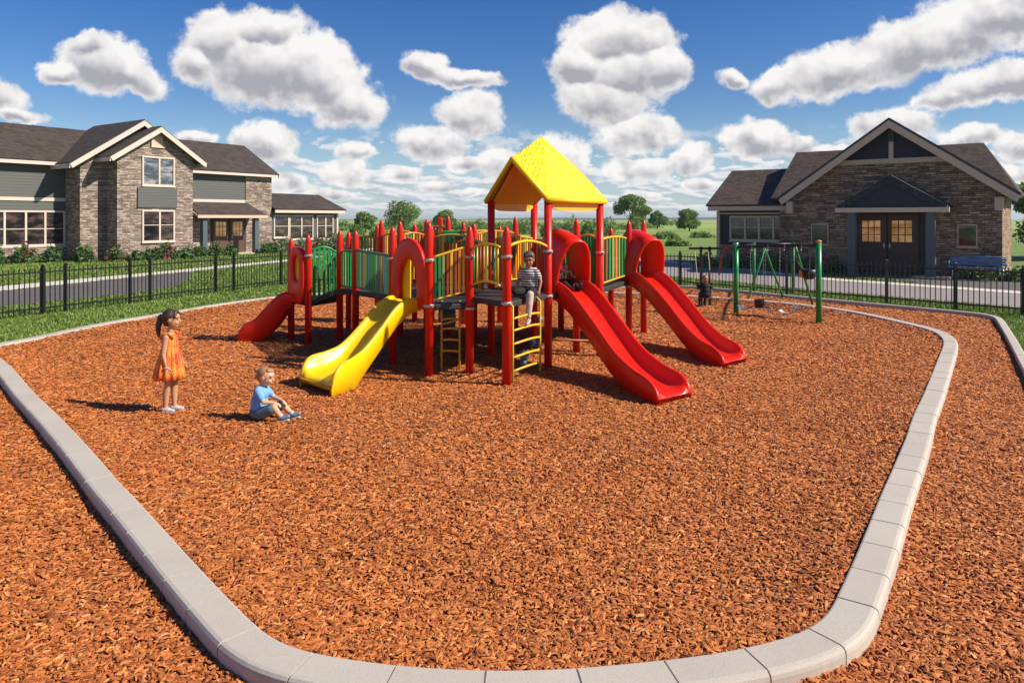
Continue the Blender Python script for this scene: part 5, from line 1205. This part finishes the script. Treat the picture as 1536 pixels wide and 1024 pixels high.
def deck_boy():
    P = thing('person', 'child in a striped shirt sitting on the deck edge above the yellow ladder', 'child', (.245, 10.34, zm+.004), radians(-108))
    hp, T, R = head((.020, 0, .520), .98, radians(14), radians(14))
    tor = [('e', (-.02, 0, .085), (.095, .118, .085)), ('e', (-.022, 0, .19), (.074, .098, .11)), ('e', (-.008, 0, .31), (.072, .105, .085)), ('c', (-.005, -.075, .365), (-.005, .075, .365), .034, .034)]
    legs = [((.02, .065, .075), (.25, .085, .055), (.285, .075, -.275), 0), ((.02, -.070, .075), (.17, -.155, .075), (.06, -.05, .040), 1)]
    arms = [((-.0, .105, .350), (-.005, .165, .215), (.055, .155, .090), (.7, .1, -.5)), ((-.0, -.105, .350), (-.010, -.170, .210), (.020, -.190, .075), (.6, -.1, -.5))]
    b = hp+tor+[('c', (.0, 0, .37), (.008, 0, .46), .034, .034)]
    for s_, k_, a_, f_ in legs: b += [('c', s_, k_, .056, .040), ('c', k_, a_, .040, .026)]+([('c', a_, (a_[0]+.08, a_[1], a_[2]-.035), .022, .017)] if not f_ else [('c', a_, (a_[0]+.01, a_[1]+.08, a_[2]-.01), .022, .017)])
    for s_, e_, w_, d_ in arms: b += [('c', s_, e_, .030, .025), ('c', e_, w_, .025, .0175)]+hand(w_, d_, (0, 1, 0), .95, .4, 1 if w_[1] < 0 else -1)
    blob('body', b, .0052, M['skin_brown'], P, 3); face_bits(T, R, .98, P, M['hair_brown'])
    sh_ = [(q[0], q[1], tuple(x+.012 for x in q[2])) if q[0] == 'e' else ('c', q[1], q[2], q[3]+.012, q[4]+.012) for q in tor[1:]]
    for s_, e_, w_, d_ in arms: mid = tuple(s_[i]+(e_[i]-s_[i])*.55 for i in range(3)); sh_.append(('c', s_, mid, .044, .044))
    blob('shirt', sh_, .006, M['stripe'], P, 4)
    st = [('e', (-.020, 0, .085), (.104, .128, .085))]
    for s_, k_, a_, f_ in legs: mid = tuple(s_[i]+(k_[i]-s_[i])*.85 for i in range(3)); st.append(('c', s_, mid, .068, .058))
    st.append(('c', (.17, -.155, .07), (.06, -.05, .045), .050, .034))
    blob('shorts', st, .006, M['blackcloth'], P, 4)
    s_, k_, a_, _ = legs[0]; blob('trouser_leg', [('c', (k_[0]-.03, k_[1], k_[2]), k_, .050, .052), ('c', k_, (.275, .080, -.08), .052, .052), ('c', (.275, .080, -.08), (.283, .075, -.24), .050, .036)], .006, M['beigecloth'], P, 4)
    for (x, y, z, dx, dy, dz) in ((.285, .075, -.29, .085, .0, -.035), (.065, -.045, .035, .0, .08, 0)):
        blob('shoe', [('c', (x-.01*(dx > 0), y, z-.008), (x+dx*.5, y+dy*.5, z+dz*.5-.012), .031, .029), ('c', (x+dx*.5, y+dy*.5, z+dz*.5-.012), (x+dx, y+dy, z+dz-.006), .029, .021)], .0045, M['shoe'], P, 3)
    h = [('e', T(-.020, 0, .040), (.094, .084, .084), R), ('e', T(-.045, 0, .0), (.062, .070, .070), R), ('c', T(.050, .040, .074), T(.054, -.040, .074), .022, .022)]
    hh = blob('hair', h, .0055, M['hair_brown'], P, 2)
deck_boy()
def slide_kid():
    P = thing('person', 'child in a patterned knit top at the top of the near red slide', 'child', (.75, 11.44, 1.125), radians(-64))
    hp, T, R = head((.01, 0, .49), .95, 0, radians(10))
    tor = [('e', (-.02, 0, .080), (.09, .11, .08)), ('e', (-.03, 0, .18), (.07, .094, .10)), ('e', (-.02, 0, .29), (.068, .10, .08)), ('c', (-.015, -.07, .34), (-.015, .07, .34), .032, .032)]
    legs = [((.02, .06, .07), (.24, .075, .11), (.46, .07, .015)), ((.02, -.06, .07), (.25, -.08, .10), (.47, -.07, .010))]
    arms = [((-.015, .10, .325), (.06, .150, .215), (.16, .135, .20), (1, 0, -.3)), ((-.015, -.10, .325), (.06, -.150, .215), (.16, -.140, .20), (1, 0, -.3))]
    b = hp+tor+[('c', (-.01, 0, .34), (.0, 0, .43), .033, .033)]
    for s_, k_, a_ in legs: b += [('c', s_, k_, .054, .038), ('c', k_, a_, .038, .025)]
    for s_, e_, w_, d_ in arms: b += [('c', s_, e_, .029, .024), ('c', e_, w_, .024, .017)]+hand(w_, d_, (0, 1, 0), .9, .4, 1)
    blob('body', b, .0056, M['skin_tan'], P, 3); face_bits(T, R, .95, P, M['hair_dark'])
    sh_ = [(q[0], q[1], tuple(x+.012 for x in q[2])) if q[0] == 'e' else ('c', q[1], q[2], q[3]+.012, q[4]+.012) for q in tor[1:]]
    for s_, e_, w_, d_ in arms: sh_ += [('c', s_, e_, .041, .036), ('c', e_, w_, .035, .026)]
    blob('knit_top', sh_, .006, M['knit'], P, 4)
    st = [('e', (-.020, 0, .080), (.10, .12, .080))]
    for s_, k_, a_ in legs: st += [('c', s_, k_, .064, .048), ('c', k_, a_, .047, .034)]
    blob('trousers', st, .006, M['blackcloth'], P, 4)
    for s_, k_, a_ in legs: blob('shoe', [('c', a_, (a_[0]+.03, a_[1], a_[2]+.02), .030, .030), ('c', (a_[0]+.03, a_[1], a_[2]+.02), (a_[0]+.055, a_[1], a_[2]+.075), .028, .020)], .0045, M['black'], P, 3)
    blob('hair', [('e', T(-.022, 0, .036), (.092, .082, .086), R), ('e', T(-.045, 0, -.01), (.062, .070, .075), R), ('c', T(.046, -.035, .080), T(.048, .035, .080), .022, .022)], .0056, M['hair_dark'], P, 2)
slide_kid()

# ------------------------------------------------------------------ swings
def swing_set():
    A = G(1104, 472); B = G(1228, 486); W_ = thing('swing_set', 'green and black swing frame beyond the far red slide', 'swing set', (A[0], A[1], 0))
    C_ = G(1131, 440); D = G(1190, 441); C_ = (C_[0], C_[1]); ta, tb = 1.62, 1.72
    for (x, y), t in ((A, ta), (B, tb)): 
        o = post(x, y, t, [], 'greenpost', False, r=.058, par=W_, name='upright')
        m = MB(); m.lathe((x, y, t), [(.060, -.01), (.062, .01), (.045, .03), (.01, .036)], 14); m.build('cap', M['orange'] if t == tb else M['steel'], o, world=True)
    for (x, y) in (C_, D): post(x, y, 1.5, [], 'greenpost', False, r=.045, par=W_, name='upright')
    m = MB(); m.tube([(A[0], A[1], ta-.07), (B[0], B[1], tb-.06)], .034, 12); m.build('top_beam', M['black'], W_, world=True)
    m = MB(); m.tube([(A[0], A[1], ta-.10), (C_[0], C_[1], 1.46)], .028, 10); m.build('side_beam', M['black'], W_, world=True)
    m = MB(); m.tube([(B[0], B[1], tb-.12), (D[0], D[1], 1.46)], .028, 10); m.build('side_beam', M['black'], W_, world=True)
    m = MB(); m.tube([(C_[0], C_[1], 1.46), (D[0], D[1], 1.46)], .030, 10); m.build('rear_beam', M['black'], W_, world=True)
    ap = ((1147-768)/FPX*18.6, 18.6, 1.44)
    for px, py in ((1119, 455), (1176, 447)):
        q = G(px, py); l_ = MB(); l_.tube([ap, (q[0], q[1], -.05)], .030, 10); l_.build('leg', M['greenpost'], W_, world=True)
    p1 = ((1193-768)/FPX*17.4, 17.4, 1.53); q = G(1226, 458); l_ = MB(); l_.tube([p1, (q[0]-.1, q[1], -.05)], .030, 10); l_.build('leg', M['greenpost'], W_, world=True)
    m = MB(); m.tube([(A[0]-.05, A[1], ta-.14), (A[0]-.22, A[1]+.1, ta-.10), (A[0]-.30, A[1]+.15, ta-.30), (A[0]-.33, A[1]+.2, .9)], .022, 8); m.build('bent_brace', M['brownslat'], W_, world=True)
    # hanger brackets along the beam
    for i in range(9):
        t = (i+1)/10; x = A[0]+(B[0]-A[0])*t; y = A[1]+(B[1]-A[1])*t; z = ta-.07+(tb-ta)*t
        m = MB(); m.tube([(x, y-.03, z+.035), (x, y-.055, z-.02), (x, y-.02, z-.075)], .010, 6); m.lathe((x, y-.02, z-.09), [(.004, -.02), (.016, -.012), (.016, .008), (.004, .016)], 8); m.build('hanger', M['steel'] if i % 2 else M['black'], W_, world=True)
    return A, B, ta, tb
SA, SB, sta, stb = swing_set()
def chain(m, a, b, r=.006):
    a, b = Vector(a), Vector(b); n = int((b-a).length/.045)
    for i in range(n):
        p = a.lerp(b, (i+.5)/n); m.obox(p, (b-a), .042, .010 if i % 2 else .004, .004 if i % 2 else .010)
def swing(t, kind, mat, zs, label, cat='swing', swingy=0.):
    x = SA[0]+(SB[0]-SA[0])*t; y = SA[1]+(SB[1]-SA[1])*t; z = sta-.09+(stb-sta)*t; w = .17
    ex, ey = (SB[0]-SA[0]), (SB[1]-SA[1]); l = hypot(ex, ey); ex /= l; ey /= l; sy = y+swingy; w = .10 if kind == 'bucket' else .17
    R = thing('swing', label, cat, (x, sy, zs), 0, 'swings hanging from the green frame')
    for sg in (-1, 1):
        m = MB(); chain(m, (x+ex*w*sg, y+ey*w*sg, z), (x+ex*w*sg, sy+ey*w*sg, zs+(.16 if kind == 'bucket' else .03))); m.build('chain', M['steel'], R, world=True)
    m = MB()
    if kind == 'strap':
        rings = []
        for i in range(11):
            u_ = (i/10-.5)*2; px_ = x+ex*w*u_; py_ = sy+ey*w*u_; zz = zs-.07*(1-u_*u_); nx, ny = -ey*.07, ex*.07
            rings.append([(px_+nx, py_+ny, zz), (px_-nx, py_-ny, zz), (px_-nx, py_-ny, zz-.014), (px_+nx, py_+ny, zz-.014)])
        m.loft(rings, True, True, 0, False)
    else:
        m.lathe((x, sy, zs-.06), [(.04, 0), (.085, .02), (.105, .09), (.11, .19), (.095, .195), (.088, .10), (.06, .03), (.02, .025)], 16)
    m.build('seat', M[mat], R, bevel=.004, world=True)
for a in ((.10, 'strap', 'blue', .24, 'swing with a light blue strap seat, nearest the left green upright', 'swing', -.1), (.30, 'bucket', 'black', .27, 'black bucket swing, second from the left upright', 'swing', .0), (.47, 'strap', 'bluegrey', .25, 'swing with a dark blue grey strap seat in the middle of the frame', 'swing', .05),
          (.64, 'strap', 'shoe', .22, 'swing with a pale grey strap seat, middle of the right half', 'swing', .0), (.82, 'strap', 'bluegrey', .34, 'swing with a dark strap seat close to the right green upright', 'swing', .12)): swing(*a)
def hung_bucket():
    X, Y = (1213-768)/FPX*16.2, 16.2; R = thing('toddler_seat', 'black toddler seat with an orange side, hung high by the right green upright', 'swing seat', (X, Y, .75))
    m = MB(); m.lathe((X, Y, .86), [(.05, 0), (.13, .03), (.16, .12), (.17, .22), (.145, .225), (.12, .1), (.02, .05)], 14); m.build('seat', M['black'], R, world=True)
    m = MB(); m.obox((X-.17, Y-.02, .98), (0, 0, 1), .14, .03, .10); m.build('side_pad', M['orange'], R, bevel=.01, world=True)
    m = MB(); m.tube([(X-.1, Y, 1.06), (X-.26, Y+.6, 1.50)], .008, 6); m.build('strap', M['black'], R, world=True)
    m = MB(); m.tube([(X+.15, Y, 1.06), (X+.30, Y-.2, 1.45), (SB[0], SB[1]+.06, 1.62)], .008, 6); m.build('strap', M['black'], R, world=True)
hung_bucket()
def seat_frame():
    a = (G(1051, 459)); R = thing('rope_swing', 'black metal swing bay with tan ropes, left of the green uprights', 'swing', (a[0], a[1], 0))
    Y = a[1]; x0, x1 = (1051.5-768)/FPX*Y, (1064.5-768)/FPX*Y
    for x in (x0, x1): m = MB(); m.box(x-.03, Y-.03, -.1, x+.03, Y+.03, 1.50); m.build('post', M['black'], R, bevel=.006, world=True)
    m = MB(); m.box(x0-.30, Y-.03, 1.42, (1100-768)/FPX*Y, Y+.03, 1.48); m.build('top_beam', M['black'], R, world=True)
    xc = (1058-768)/FPX*18.1; yc = 18.1; zc = .26
    m = MB(); m.obox((xc, yc, zc-.012), (1, 0, 0), .34, .14, .018); m.build('seat', M['bluegrey'], R, bevel=.006, world=True)
    for sx in (-1, 1):
        m = MB(); m.tube([(xc+sx*.165, yc, zc), (xc+sx*.165, Y, 1.44)], .008, 6); m.build('rope', M['trimtan'], R, world=True)
    P = thing('person', 'small child in black clothes on the low swing of the black bay', 'child', (xc, yc, zc), radians(96)); P.scale = (.92, .92, .92)
    hp, T, Rm = head((.03, 0, .475), 1.0, 0, radians(8))
    tor = [('e', (-.02, 0, .08), (.098, .112, .085)), ('e', (-.02, 0, .18), (.084, .102, .11)), ('e', (-.005, 0, .29), (.076, .106, .085)), ('c', (0, -.07, .335), (0, .07, .335), .036, .036)]
    legs = [((.02, -.065, .07), (.20, -.075, .07), (.22, -.075, -.19)), ((.02, .065, .07), (.20, .075, .07), (.22, .075, -.19))]
    arms = [((0, -.10, .325), (.03, -.185, .255), (.05, -.205, .375), (0, 0, 1)), ((0, .10, .325), (.03, .185, .255), (.05, .205, .375), (0, 0, 1))]
    b = hp+tor+[('c', (0, 0, .34), (.02, 0, .42), .036, .034)]
    for s_, k_, a_ in legs: b += [('c', s_, k_, .056, .040), ('c', k_, a_, .040, .026)]
    for s_, e_, w_, d_ in arms: b += [('c', s_, e_, .030, .025), ('c', e_, w_, .025, .018)]+hand(w_, d_, (1, 0, 0), .9, .7, 1)
    blob('body', b, .006, M['skin_light'], P, 3); face_bits(T, Rm, 1.0, P, M['hair_blond'])
    st = [(q[0], q[1], tuple(x+.016 for x in q[2])) if q[0] == 'e' else ('c', q[1], q[2], q[3]+.014, q[4]+.014) for q in tor]
    for s_, e_, w_, d_ in arms: st += [('c', s_, e_, .044, .038), ('c', e_, w_, .037, .028)]
    blob('coat', st, .007, M['blackcloth'], P, 4)
    tr_ = []
    for s_, k_, a_ in legs: tr_ += [('c', s_, k_, .064, .050), ('c', k_, a_, .049, .036)]
    blob('trousers', tr_, .007, M['blackcloth'], P, 4)
    for s_, k_, a_ in legs: blob('shoe', [('c', (a_[0]-.01, a_[1], a_[2]-.03), (a_[0]+.07, a_[1], a_[2]-.035), .031, .024)], .005, M['black'], P, 3)
    blob('hair', [('e', T(-.026, 0, .034), (.094, .083, .084), Rm), ('e', T(-.050, 0, -.015), (.062, .070, .070), Rm), ('e', T(.03, 0, .078), (.045, .06, .03), Rm)], .006, M['hair_blond'], P, 2)
seat_frame()

# ------------------------------------------------------------------ air
def haze():
    m = MB(); m.box(-7300, -120, -6, 7300, 4500, 13); o = m.build('haze', None if False else M_haze); tag(o, 'thin bluish summer haze over the far fields', 'haze', kind='stuff')
hm_ = bpy.data.materials.new('summer_haze'); hm_.use_nodes = True; hn = hm_.node_tree; hn.nodes.clear()
pv = hn.nodes.new('ShaderNodeVolumePrincipled'); pv.inputs['Color'].default_value = (.80, .88, 1, 1); pv.inputs['Density'].default_value = .00022; pv.inputs['Anisotropy'].default_value = .2
ou = hn.nodes.new('ShaderNodeOutputMaterial'); hn.links.new(pv.outputs[0], ou.inputs['Volume']); M_haze = hm_
haze()
